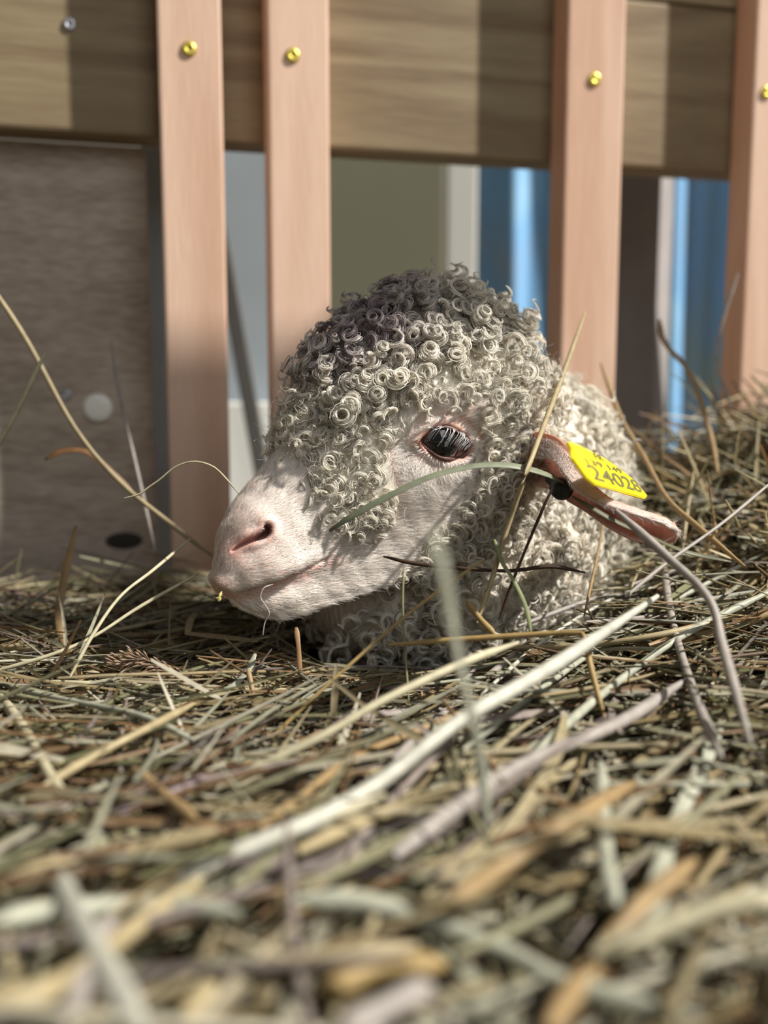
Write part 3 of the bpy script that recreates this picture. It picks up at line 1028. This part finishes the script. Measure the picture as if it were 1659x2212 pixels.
# ear: outside and the front rim
w_t = np.ones((NS, NT)); 
root, nn, kk = pick(OUT, en, np.ones((NS, NT), bool), 30000, np.broadcast_to(np.where(np.linspace(0, 1, NT) < .5, 1.0, .3), (NS, NT)))
K = len(root)
fl = np.gradient(OUT, axis=0).reshape(-1, 3)[kk] ; fl = unit(unit(fl) + rng.normal(0, .25, (K, 3)))
make_fur(root, nn, fl, rng.uniform(.002, .004, K), rng.uniform(.00007, .00014, K), np.array((0.88, 0.84, 0.80)) * rng.uniform(.9, 1.05, (K, 1)), rng.uniform(.25, .7, K))
root, nn, kk = pick(EG, -en, np.broadcast_to(np.linspace(0, 1, NT) < .20, (NS, NT)), 6500)
K = len(root)
fl = np.gradient(EG, axis=0).reshape(-1, 3)[kk]; fl = unit(unit(fl) + rng.normal(0, .25, (K, 3)))
make_fur(root, nn, fl, rng.uniform(.002, .0038, K), rng.uniform(.00007, .00014, K), np.array((0.86, 0.81, 0.77)) * rng.uniform(.9, 1.05, (K, 1)), rng.uniform(.25, .7, K))
fo = fur.build('fur', M_FUR, lamb)
fo['label'] = 'short white hair of the face and ear'

# ---- ear tag
TO = P(1318, 1020, .446)
tx = unit(0.516 * RT - 0.30 * UP + 0.80 * FW)
ty = unit(-0.264 * RT + 0.836 * UP + 0.48 * FW)
ty = unit(ty - tx * (ty @ tx)); tz = np.cross(tx, ty)
if tz @ FW > 0: tz = -tz
def tag_plane(px, py, lift=0.0):
    r = FW + (px - CX) / F * RT - (py - CY) / F * UP
    t = ((TO - CAM) @ tz) / (r @ tz)
    w = CAM + r * t + tz * lift
    d = w - TO
    return float(d @ tx), float(d @ ty)
out_px = [(1227, 952), (1246, 958), (1302, 986), (1336, 1009), (1370, 1036), (1399, 1071), (1393, 1077), (1340, 1061), (1287, 1046), (1268, 1030), (1238, 988), (1237, 970)]
op = [tag_plane(*p) for p in out_px]
bm = bmesh.new()
f_ = bm.faces.new([bm.verts.new((a, b, 0)) for a, b in op])
r_ = bmesh.ops.extrude_face_region(bm, geom=[f_])
bmesh.ops.translate(bm, verts=[v for v in r_['geom'] if isinstance(v, bmesh.types.BMVert)], vec=(0, 0, -.0018))
bmesh.ops.recalc_face_normals(bm, faces=bm.faces)
bmesh.ops.bevel(bm, geom=list(bm.edges), offset=.0005, segments=2, affect='EDGES')
tg = bm_obj('ear_tag', bm, M_TAG, lamb)
zz = tz if np.cross(tx, ty) @ tz > 0 else None
MT = Matrix(((tx[0], ty[0], np.cross(tx, ty)[0], TO[0]), (tx[1], ty[1], np.cross(tx, ty)[1], TO[1]), (tx[2], ty[2], np.cross(tx, ty)[2], TO[2]), (0, 0, 0, 1)))
tg.matrix_world = MT
SGN = 1.0 if zz is not None else -1.0
tg['label'] = 'yellow plastic ear tag numbered 24028'


def lettering(txt, corners):
    """Printed characters: text turned to mesh and laid on the tag between two baseline pixels; corners: left, right, top-left."""
    cu = bpy.data.curves.new('txt', 'FONT'); cu.body = txt; cu.size = 1.0; cu.extrude = 0.0; cu.offset = 0.012
    to = bpy.data.objects.new('txt', cu); COL.objects.link(to)
    dg = bpy.context.evaluated_depsgraph_get()
    me = bpy.data.meshes.new_from_object(to.evaluated_get(dg))
    bpy.data.objects.remove(to, do_unlink=True)
    co = np.array([v.co[:] for v in me.vertices])
    co -= co.min(0); co /= np.maximum(co.max(0), 1e-6)
    o_, r1, u1 = (np.array(tag_plane(*c)) for c in corners)
    xy = o_ + co[:, :1] * (r1 - o_) + co[:, 1:2] * (u1 - o_)
    for v, (a, b) in zip(me.vertices, xy): v.co = (a, b, SGN * .00025)
    me.materials.clear(); me.materials.append(M_INK)
    me.name = 'tag_number'
    o = bpy.data.objects.new('tag_number', me); COL.objects.link(o)
    o.parent = tg
    return o


lettering('24028', ((1283, 1036), (1389, 1065), (1263, 1001)))['label'] = 'large printed 24028'
lettering('139 149', ((1270, 1002), (1346, 1024), (1260, 988)))['label'] = 'small printed 139 149'
lettering('FR', ((1287, 991), (1305, 997), (1279, 978)))['label'] = 'small printed FR'
SP = P(1213, 1056, .474)
bm = lathe_bm([(0, .004), (.0030, .004), (.0052, .0030), (.0058, .001), (.0058, -.002), (.003, -.0025), (.003, -.016), (0, -.016)], 30)
st = bm_obj('tag_stud', bm, M_STUD, lamb, True)
st.location = tuple(SP); st.rotation_euler = (0.25, 0.0, 0.2)
st['label'] = 'black round stud of the tag inside the ear'


# ================================================================== HAY
def hz(x, y):
    z = -0.146 + 0.012 * smooth(.42, .14, y) + 0.125 * smooth(.06, .42, x) * smooth(.46, .95, y) + .030 * smooth(.02, .24, x) * smooth(.3, .5, y)
    z = z + .004 * np.sin(x * 31 + 1) * np.sin(y * 27) + .003 * np.sin(x * 67 + y * 41)
    return z + H


HAYC = np.array([(0.36, 0.28, 0.14), (0.44, 0.37, 0.22), (0.29, 0.275, 0.165), (0.35, 0.345, 0.25), (0.24, 0.145, 0.068), (0.52, 0.48, 0.36), (0.32, 0.265, 0.235), (0.19, 0.19, 0.095), (0.14, 0.082, 0.042)])
HAYC = HAYC * .62
HAYW = np.array([.16, .17, .15, .13, .11, .09, .07, .06, .06])


def strand_lines(n, M, length, zlo, zhi, pitch_s, xr=None, yr=(.10, 1.0), head=None):
    y = np.sqrt(rng.uniform(yr[0] ** 2, yr[1] ** 2, n))
    lim = .46 * y + .09
    x = rng.uniform(-1, 1, n) * lim if xr is None else rng.uniform(*xr, n)
    z = hz(x, y) + rng.uniform(zlo, zhi, n)
    phi = rng.uniform(0, PI, n)
    bias = rng.random(n) < .68
    phi = np.where(bias & (x > -.08), rng.normal(.70, .35, n), phi)
    phi = np.where(bias & (x <= -.08), rng.normal(.15, .55, n), phi)
    if head is not None: phi = head
    th_ = rng.normal(0, pitch_s, n)
    s_ = np.linspace(-.5, .5, M)[None] * length[:, None]
    curl = rng.normal(0, 2.2, n)[:, None]
    kink = np.where(rng.random(n) < .25, rng.normal(0, .9, n), 0)[:, None] * (np.linspace(0, 1, M)[None] > rng.uniform(.3, .7, n)[:, None])
    a = phi[:, None] + curl * s_ + kink
    bz = th_[:, None] + rng.normal(0, 1.2, n)[:, None] * s_
    ds = length[:, None] / (M - 1)
    dx, dy, dz = np.cos(a) * np.cos(bz) * ds, np.sin(a) * np.cos(bz) * ds, np.sin(bz) * ds
    C = np.stack([np.cumsum(dx, 1), np.cumsum(dy, 1), np.cumsum(dz, 1)], -1)
    C -= C[:, M // 2:M // 2 + 1]
    C[..., 0] += x[:, None]; C[..., 1] += y[:, None]; C[..., 2] += z[:, None]
    # the bed holds the ends up: no strand dips far under the mat
    low = hz(C[..., 0], C[..., 1]) - .04
    C[..., 2] = np.maximum(C[..., 2], low)
    return C


LOW = [(380, 1330), (470, 1325), (600, 1352), (690, 1432), (850, 1440), (1010, 1440), (1200, 1345), (1300, 1190), (1480, 1175)]


def clear_of_lamb(C):
    x, y, d = proj(C.reshape(-1, 3))
    lowy = np.interp(x, [p[0] for p in LOW], [p[1] for p in LOW])
    hit = (x > 440) & (x < 1480) & (y < lowy) & (d < np.interp(x, [440, 600, 900, 1300, 1480], [.52, .56, .66, .70, .56])) & (d > .02)
    # inside the body
    w = C.reshape(-1, 3)
    for c_, rx, ru, rd in BODY:
        q = w - c_
        hit |= ((q @ RT) / (rx + .012)) ** 2 + ((q @ UP) / (ru + .012)) ** 2 + ((q @ FW) / (rd + .012)) ** 2 < 1
    # beyond the fence front
    hit |= (w @ DF > D0 - .004) & (w @ EF > -2)
    # too close to the lens, or high in front of it
    hit |= (d < .115)
    return ~hit.reshape(C.shape[:2]).any(1)


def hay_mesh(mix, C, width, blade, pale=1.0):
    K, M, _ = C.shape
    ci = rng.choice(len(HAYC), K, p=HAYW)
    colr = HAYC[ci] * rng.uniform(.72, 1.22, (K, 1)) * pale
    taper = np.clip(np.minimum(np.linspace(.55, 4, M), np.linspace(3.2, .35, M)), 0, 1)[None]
    W = width[:, None] * taper
    bl = blade
    up = np.tile((0, 0, 1.0), (K, 1)) + rng.normal(0, .5, (K, 3))
    if bl.any():
        V, Q = ribbons(C[bl], W[bl] * 1.25, up[bl], .35)
        mix.add(V, Q, np.repeat(colr[bl], M * 3, 0))
    if (~bl).any():
        V, Q = tubes(C[~bl], W[~bl] * .75, 5)
        mix.add(V, Q, np.repeat(colr[~bl], M * 5, 0))


hay = Mix()
# matted litter underneath
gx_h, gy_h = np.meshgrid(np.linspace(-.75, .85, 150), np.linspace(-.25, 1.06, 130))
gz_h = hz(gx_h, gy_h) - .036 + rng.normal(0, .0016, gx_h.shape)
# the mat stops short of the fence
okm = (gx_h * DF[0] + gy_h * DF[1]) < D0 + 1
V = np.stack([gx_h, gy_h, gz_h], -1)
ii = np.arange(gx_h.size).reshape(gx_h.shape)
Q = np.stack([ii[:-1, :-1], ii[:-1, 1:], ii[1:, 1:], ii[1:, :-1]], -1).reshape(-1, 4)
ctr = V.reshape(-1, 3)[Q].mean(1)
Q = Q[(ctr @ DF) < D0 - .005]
hay.add(V.reshape(-1, 3), Q, (0.05, 0.034, 0.018))  # litter coloured near black so gaps between strands read as shade
n = 26000
L_ = rng.uniform(.05, .20, n)
C = strand_lines(n, 10, L_, -.034, .006, .14)
ok = clear_of_lamb(C) & (rng.random(n) < np.interp(C[:, 5, 1], [.22, .42], [.45, 1]))
C = C[ok]
w_ = rng.uniform(.0003, .0012, len(C)) * np.interp(C[:, 5, 1], [.2, .5], [1.9, 1.0])
hay_mesh(hay, C, w_, rng.random(len(C)) < .55)
n = 15000                                              # chaff and broken bits
C = strand_lines(n, 4, rng.uniform(.006, .03, n), -.018, .004, .35)
ok = clear_of_lamb(C); C = C[ok]
hay_mesh(hay, C, rng.uniform(.0004, .0012, len(C)), rng.random(len(C)) < .6)
n = 1600                                               # ends sticking up
C = strand_lines(n, 7, rng.uniform(.03, .075, n), -.012, .010, .55)
ok = clear_of_lamb(C); C = C[ok]
hay_mesh(hay, C, rng.uniform(.0005, .0013, len(C)), rng.random(len(C)) < .5)
# heap against the right end of the fence
n = 2600
C = strand_lines(n, 8, rng.uniform(.05, .16, n), -.012, .022, .45, xr=(.14, .52), yr=(.55, .98))
ok = clear_of_lamb(C); C = C[ok]
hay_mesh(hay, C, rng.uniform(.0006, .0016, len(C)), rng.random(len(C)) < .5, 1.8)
ho = hay.build('hay', M_HAY)
tag(ho, 'tangled bed of dry hay covering the stall floor', 'hay', kind='stuff')

STRAW, PALE, GREEN, TAN, DARK, GREY, LILAC, GOLD, WHITE = ((0.54, 0.44, 0.25), (0.70, 0.64, 0.43), (0.30, 0.33, 0.22), (0.45, 0.31, 0.15),
    (0.075, 0.038, 0.022), (0.55, 0.56, 0.44), (0.49, 0.44, 0.40), (0.50, 0.35, 0.14), (0.74, 0.73, 0.62))


def rest(pts, lift=.009):
    """Slide each point along its line of sight until it lies lift metres above the hay."""
    out = []
    for k, (px, py, d) in enumerate(pts):
        ds = np.linspace(.11, .8, 700)
        w = P(np.full(700, px), np.full(700, py), ds)
        up_ = w[:, 2] - hz(w[:, 0], w[:, 1]) - lift
        i = np.argmax(up_ < 0)
        out.append((px, py, ds[i] if up_[i] < 0 else d))
    return out


def stalk(name, label, cat, pts, width, colr, blade=False, group=None, n=26, face=None):
    C = spline([P(*p) for p in pts], n)[None]
    colr = np.array(colr) * .68
    taper = np.minimum(1, np.minimum(np.linspace(.5, 5, n), np.linspace(5, .4, n)))[None]
    W = width * .0005 * taper * (1 + .08 * np.sin(np.linspace(0, 9, n)))[None]
    if blade:
        V, Q = ribbons(C, W, np.array([face if face is not None else (-FW * .8 + UP * .6)]), .3)
        o = mesh_obj(name, V, Q, M_HAY, None, np.tile(colr, (len(V), 1)))
        md = o.modifiers.new('thickness', 'SOLIDIFY'); md.thickness = .0002
    else:
        V, Q = tubes(C, W, 8)
        nv = len(V)
        o = mesh_obj(name, V, Q, M_HAY, None, np.tile(colr, (nv, 1)))
    return tag(o, label, cat, group)


S = stalk
S('straw_stalk', 'long gold straw standing upright in front of the lamb\'s neck', 'straw', [(1264, 675, .60), (1215, 812, .53), (1150, 985, .452), (1098, 1135, .448), (1058, 1265, .445), (1030, 1345, .44)], 2.6, STRAW)
S('grass_straw', 'grey green grass blade arching across the cheek under the eye', 'grass blade', [(712, 1148, .447), (760, 1116, .442), (830, 1078, .440), (900, 1043, .440), (960, 1021, .442), (1040, 1006, .446), (1110, 1008, .450), (1180, 1026, .458), (1244, 1058, .478)], 3.4, GREEN, True)
S('dark_straw', 'thin dark stem slanting down from the ear over the neck wool', 'stem', [(1192, 1055, .456), (1160, 1128, .455), (1130, 1200, .452), (1105, 1262, .45), (1078, 1338, .45)], 1.5, DARK)
S('dark_straw', 'dark twisted stem lying level across the neck wool', 'stem', [(828, 1202, .462), (900, 1218, .46), (1000, 1228, .458), (1100, 1233, .457), (1190, 1224, .456), (1264, 1237, .46)], 2.0, DARK)
S('straw_stalk', 'long tan straw sloping across the grey board down to the muzzle', 'straw', [(-30, 600, .60), (60, 740, .60), (160, 922, .60), (260, 1042, .60), (380, 1140, .60), (470, 1208, .60)], 3.2, STRAW)
S('straw_stalk', 'short pale straw crossing the grey board at the photo\'s left edge', 'straw', [(-40, 1010, .55), (5, 945, .55), (50, 862, .55), (98, 760, .55)], 3.0, PALE)
S('straw_stalk', 'thin faded straw standing right of the white cap', 'straw', [(240, 735, .69), (258, 850, .68), (290, 990, .67), (335, 1190, .66)], 2.6, LILAC)
S('curled_straw', 'thin arched stem curling from the nose bridge to the left', 'stem', [(268, 1076, .485), (300, 1068, .485), (322, 1052, .485), (345, 1036, .485), (380, 1008, .485), (420, 997, .485), (460, 1008, .485), (490, 1036, .485), (520, 1072, .488)], 1.0, PALE)
S('curled_straw', 'brown curled leaf hanging on the long straw before the grey board', 'leaf', [(98, 992, .61), (140, 975, .61), (190, 978, .61), (240, 1020, .61), (300, 1080, .61)], 4.0, (0.24, 0.12, 0.05), True)
S('straw_stalk', 'pale bright straw rising from the left edge to the shaded hay', 'straw', [(-30, 1455, .455), (100, 1418, .46), (200, 1376, .47), (300, 1312, .485), (430, 1238, .50)], 1.9, PALE)
S('straw_stalk', 'steep pale straw crossing over its neighbour left of the chin', 'straw', [(150, 1465, .445), (200, 1372, .455), (260, 1288, .47), (330, 1232, .49), (410, 1165, .52)], 1.8, PALE)
S('straw_stalk', 'broad tan bent straw leaning upright in the shaded left hay', 'straw', [(165, 1135, .58), (128, 1325, .54), (160, 1435, .48), (222, 1575, .42)], 4.5, TAN, True)
S('straw_stalk', 'level yellow straw lying below the lamb\'s chin', 'straw', [(90, 1470, .45), (300, 1481, .45), (480, 1490, .45), (660, 1489, .45)], 1.8, PALE)
S('straw_stalk', 'thin gold straw sloping from the neck wool down to front hay', 'straw', [(1045, 1208, .43), (900, 1312, .42), (760, 1432, .41), (640, 1542, .40), (530, 1652, .39)], 1.7, GOLD)
S('grass_stalk', 'long yellow green stalk below the lamb running up to the right', 'straw', [(400, 1735, .34), (560, 1656, .345), (700, 1588, .35), (830, 1512, .36), (1000, 1432, .38), (1120, 1388, .40)], 3.6, PALE)
S('grass_stalk', 'thick whitish stalk with a blunt cut end in the front hay', 'straw', [(383, 1900, .262), (560, 1822, .27), (700, 1762, .28), (850, 1668, .30), (1000, 1552, .32), (1200, 1435, .36), (1420, 1288, .42)], 5.4, WHITE)
S('straw_stalk', 'cream stalk lying under the thick whitish stalk', 'straw', [(245, 1995, .25), (400, 1922, .26), (480, 1884, .268), (620, 1806, .275), (830, 1716, .29)], 5.0, PALE)
S('grass_straw', 'blurred upright pale blade before the neck wool', 'grass blade', [(932, 1145, .21), (958, 1250, .22), (985, 1400, .24), (1012, 1520, .26), (1040, 1660, .275), (1055, 1800, .275)], 3.2, GREY, True)
S('straw_stalk', 'golden straw bent at a right angle below the neck wool', 'straw', [(838, 1393, .43), (1000, 1381, .425), (1150, 1371, .42), (1240, 1367, .415), (1262, 1378, .412), (1278, 1450, .40), (1312, 1570, .38)], 2.6, GOLD)
S('straw_stalk', 'brown straw leaning up behind the ear tag', 'straw', [(1298, 785, .70), (1340, 900, .66), (1390, 985, .62), (1440, 1075, .56), (1500, 1132, .52), (1610, 1225, .47)], 3.4, TAN)
S('straw_stalk', 'curved brown straw in front of the right blue gap', 'straw', [(1424, 690, .74), (1436, 740, .74), (1490, 808, .73), (1532, 930, .70), (1552, 1030, .66)], 4.0, TAN)
S('straw_stalk', 'pale thin straw leaning on the rightmost slat', 'straw', [(1594, 590, .74), (1562, 690, .74), (1548, 780, .73), (1580, 880, .70)], 3.0, LILAC)
S('grass_stalk', 'lilac grey stalk running down right from the ear tip', 'straw', [(1330, 1102, .432), (1440, 1202, .415), (1530, 1292, .395), (1562, 1400, .375), (1622, 1610, .32)], 4.0, LILAC)
S('grass_straw', 'dark green blade lying along the lower edge of the ear', 'grass blade', [(1236, 1072, .436), (1320, 1122, .432), (1400, 1158, .438), (1480, 1192, .45), (1580, 1214, .45)], 2.2, (0.15, 0.15, 0.08), True)
S('straw_stalk', 'thin pinkish straw rising to the right edge beside the ear', 'straw', [(1350, 1290, .42), (1440, 1216, .44), (1560, 1130, .47), (1680, 1030, .50)], 1.8, LILAC)
S('grass_straw', 'narrow green blade arching down through the neck wool', 'grass blade', [(1068, 1165, .446), (1085, 1215, .442), (1110, 1255, .44), (1135, 1310, .438), (1148, 1370, .435)], 2.0, (0.32, 0.36, 0.16), True)
S('straw_stalk', 'orange straw stub poking from the hay by the chest wool', 'straw', [(1008, 1298, .44), (1035, 1335, .435), (1070, 1372, .43)], 3.2, GOLD)
S('straw_stalk', 'upright orange straw splinter under the chin', 'straw', [(640, 1355, .455), (645, 1400, .452), (648, 1455, .45)], 2.2, (0.5, 0.30, 0.14), True)
S('straw_stalk', 'brown upright straw splinter left of the gold straw', 'straw', [(535, 1445, .44), (546, 1495, .435), (556, 1555, .43)], 2.6, TAN)
S('grass_straw', 'silvery curved blade arching in the hay below the chin', 'grass blade', [(552, 1412, .45), (535, 1450, .445), (505, 1480, .44), (450, 1505, .435), (380, 1512, .43)], 2.6, GREY, True)
S('grass_stalk', 'thin stem standing upright before the chest wool', 'stem', [(872, 1225, .438), (870, 1310, .435), (876, 1420, .432), (884, 1525, .425)], 1.0, (0.36, 0.36, 0.17))
S('straw_stalk', 'slender straw leaning between chest wool and lilac stalk', 'straw', [(1318, 1010, .60), (1300, 1150, .55), (1262, 1330, .47)], 1.6, TAN)
front = [
    ('pale stalk slanting up across the right front hay', [(955, 1965, .235), (1090, 1870, .25), (1230, 1775, .26), (1370, 1690, .275)], 4.6, TAN),
    ('upright yellow stalk in the right front hay', [(1298, 1650, .265), (1302, 1760, .26), (1312, 1880, .25), (1330, 1960, .245)], 4.4, GREY),
    ('whitish grey blade curving down the right front hay', [(1560, 1560, .275), (1500, 1690, .265), (1450, 1800, .255), (1425, 1900, .245), (1395, 2020, .235)], 4.4, GREY),
    ('blurred tan stalk arching at the bottom edge of the photo', [(390, 2230, .165), (440, 2150, .17), (540, 2098, .175), (700, 2075, .18), (900, 2045, .185)], 4.6, STRAW),
    ('thick grey green stem across the bottom front hay', [(640, 1945, .20), (780, 1948, .20), (930, 1992, .198), (1090, 2055, .195), (1230, 2130, .19), (1520, 2205, .185)], 4.6, GREY),
    ('pale blurred stalk standing at the lower left', [(140, 2230, .18), (180, 2110, .19), (215, 2030, .20), (238, 1980, .205)], 4.2, LILAC),
    ('broad whitish blade running to the bottom edge at left', [(120, 1885, .235), (165, 1975, .225), (230, 2090, .20), (310, 2230, .18)], 4.8, WHITE),
    ('straw lying level across the left front hay', [(-30, 1885, .27), (150, 1862, .272), (300, 1838, .275), (470, 1795, .28)], 4.4, STRAW),
    ('short tan straw leaning over the left front hay', [(288, 1662, .33), (350, 1715, .33), (425, 1775, .325)], 4.2, TAN),
    ('gold stalk cut short at the bottom centre', [(700, 2140, .185), (820, 2090, .19), (960, 2085, .19)], 4.8, GOLD),
    ('pinkish stalk poking out at the bottom edge centre', [(720, 2240, .17), (830, 2180, .175), (930, 2130, .18)], 5.0, LILAC),
    ('ochre straw sweeping from the lower left corner', [(-30, 2170, .18), (90, 2145, .185), (190, 2085, .195), (320, 1980, .215), (430, 1905, .23)], 4.6, STRAW),
    ('straw lying from the photo\'s right edge into the front hay', [(1700, 1940, .24), (1560, 1960, .235), (1420, 2010, .225), (1280, 2060, .215)], 4.6, PALE),
    ('long pale lilac stalk rising right from the front centre', [(850, 1850, .265), (980, 1750, .28), (1130, 1650, .295), (1340, 1560, .31), (1480, 1470, .33)], 4.6, LILAC),
    ('long tan stalk behind the whitish stalk, running up right', [(560, 1790, .30), (760, 1640, .32), (900, 1580, .33), (1100, 1500, .35)], 3.0, TAN),
    ('long straw crossing the left hay below the shaded corner', [(0, 1500, .40), (60, 1590, .385), (110, 1680, .37), (160, 1760, .35)], 4.0, PALE),
    ('green grey stalk sloping down through the left hay', [(0, 1478, .42), (120, 1508, .41), (300, 1545, .40), (420, 1600, .385)], 2.6, GREY),
    ('pale straw leaning up in the left middle hay', [(90, 1700, .35), (210, 1630, .36), (320, 1572, .375), (420, 1520, .39)], 3.0, STRAW),
    ('purplish stalk lying in the left front hay', [(190, 1790, .29), (290, 1740, .30), (380, 1710, .31), (470, 1670, .32)], 3.6, (0.34, 0.26, 0.27)),
    ('pale stalk hanging down at the right middle hay', [(1430, 1190, .40), (1450, 1330, .37), (1500, 1500, .34), (1560, 1640, .32)], 3.8, LILAC),
    ('greenish stalk rising to the right edge in the middle hay', [(1000, 1620, .33), (1180, 1480, .35), (1400, 1330, .38), (1660, 1190, .43)], 2.6, GREY),
    ('tan straw lying right across the middle hay', [(1080, 1400, .38), (1250, 1396, .38), (1420, 1372, .385), (1600, 1330, .395)], 3.0, STRAW),
    ('thin white straw pointing left from the right middle hay', [(1040, 1500, .37), (1180, 1380, .39), (1330, 1290, .41), (1500, 1235, .43)], 1.8, WHITE),
    ('lilac white stalk sloping up toward the bent golden straw', [(848, 1642, .33), (960, 1540, .35), (1125, 1402, .38)], 3.2, LILAC),
    ('pinkish stalk sloping up under the ear tip', [(1120, 1352, .42), (1340, 1272, .43), (1520, 1212, .44)], 2.4, LILAC),
    ('wide tan straw lying by the right edge below the ear', [(1400, 1395, .38), (1540, 1366, .39), (1680, 1320, .40)], 4.0, TAN),
    ('pale stalk crossing the right front hay under the long lilac stalk', [(1130, 1650, .31), (1300, 1500, .33), (1480, 1370, .36), (1680, 1270, .40)], 3.4, GREY),
    ('long ochre stalk across the centre front hay', [(640, 1840, .28), (820, 1760, .29), (1010, 1700, .29), (1200, 1685, .29)], 4.2, STRAW),
    ('dull green stalk lying level at the lower left', [(-30, 1990, .23), (140, 1965, .235), (330, 1955, .24), (520, 1975, .24)], 4.6, GREY),
    ('brown stalk rising from the bottom edge at right', [(1180, 2230, .18), (1260, 2110, .20), (1380, 1960, .22), (1500, 1860, .24)], 4.6, TAN),
    ('yellow stem rising beside the chest wool to the right', [(1050, 1340, .43), (1110, 1310, .43), (1195, 1278, .43), (1400, 1272, .43)], 1.9, (0.55, 0.52, 0.26)),
]
for lb, pts, w, colr in front:
    S('straw_stalk' if colr in (STRAW, TAN, GOLD) else 'grass_stalk', lb, 'straw', rest(pts, rng.uniform(.009, .018)), w * 1.1, colr, blade=('blade' in lb))

# loose stalks lying on top of the bed, each its own object
def loose(n, zone, label, group, lo, hi, lab_w):
    made = 0; tries = 0
    while made < n and tries < n * 30:
        tries += 1
        C = strand_lines(1, 14, np.array([rng.uniform(*lo)]), .000, .012, .16, xr=zone[0], yr=zone[1])
        if not clear_of_lamb(C)[0]: continue
        x, y, d = proj(C[0])
        if not ((x > -40) & (x < 1700) & (y < 2240)).any(): continue
        K = 14
        ci = rng.choice(len(HAYC), p=HAYW)
        taper = np.minimum(1, np.minimum(np.linspace(.6, 4, K), np.linspace(4, .4, K)))[None]
        W = np.full((1, K), rng.uniform(*hi)) * taper
        if rng.random() < .5:
            V, Q = ribbons(C, W * 1.2, np.array([(rng.normal(0, .4), rng.normal(0, .4), 1.0)]), .35)
        else:
            V, Q = tubes(C, W * .8, 6)
        o = mesh_obj('hay_stalk', V, Q, M_HAY, None, np.tile(HAYC[ci] * rng.uniform(.8, 1.2), (len(V), 1)))
        tag(o, label, 'straw', group)
        made += 1


loose(70, ((-.22, .24), (.15, .34)), 'blurred hay stalk lying loose in the front of the hay bed', 'loose stalks in the front hay', (.07, .16), (.0012, .0020), None)
loose(80, ((-.25, .28), (.34, .50)), 'dry hay stalk lying loose on the hay below the lamb', 'loose stalks in the middle hay', (.06, .15), (.0008, .0016), None)
loose(50, ((.14, .42), (.50, .85)), 'dry hay stalk lying loose on the hay heap right of the ear', 'loose stalks on the right heap', (.06, .15), (.0009, .0016), None)
loose(50, ((-.34, -.06), (.50, .72)), 'dry hay stalk lying loose in the shaded hay left of the lamb', 'loose stalks in the shaded hay', (.06, .16), (.0009, .0017), None)

# seed head lying in the hay below the chin
sd = Mix()
stem_c = spline([P(445, 1492, .44), P(400, 1460, .445), P(350, 1440, .45), P(300, 1425, .455), P(255, 1448, .455)], 30)
V, Q = tubes(stem_c[None], np.full((1, 30), .0003), 5); sd.add(V, Q, (0.22, 0.14, 0.08))
Cs, Ws = [], []
for k in range(120):
    b0 = stem_c[rng.integers(3, 29)]
    dr = unit(-RT * .8 + UP * rng.normal(.1, .35) + FW * rng.normal(0, .35))
    l1 = rng.uniform(.003, .009)
    Cs.append(np.stack([b0, b0 + dr * l1 * .5, b0 + dr * l1, b0 + dr * (l1 + .0014), b0 + dr * (l1 + .003)])); Ws.append([.0001, .0001, .00025, .0006, .0001])
V, Q = tubes(np.array(Cs), np.array(Ws), 5); sd.add(V, Q, (0.30, 0.20, 0.13))
tag(sd.build('seed_head', M_HAY), 'brown feathery grass seed head lying in hay below the chin', 'seed head')
# husk beside the lip
hk = Mix()
c0 = P(474, 1290, .462)
for dr, l1 in ((unit(UP + RT * .4), .0032), (unit(-UP * .2 - RT), .002), (unit(-UP - RT * .2), .0022)):
    V, Q = tubes(np.array([[c0, c0 + dr * l1 * .5, c0 + dr * l1]]), np.array([[.0009, .0012, .0002]]), 6, flat=np.array([.4])); hk.add(V, Q, (0.66, 0.58, 0.22))
tag(hk.build('husk', M_HAY), 'tiny yellow husk stuck at the corner of the lamb\'s lower lip', 'husk')
S('wool_fibre', 'fine curly white fibre hanging from the lamb\'s lip', 'fibre', [(590, 1262, .452), (570, 1270, .449), (563, 1290, .449), (572, 1305, .449), (582, 1325, .449), (572, 1345, .45), (568, 1372, .45)], .45, (0.8, 0.78, 0.72), n=60)
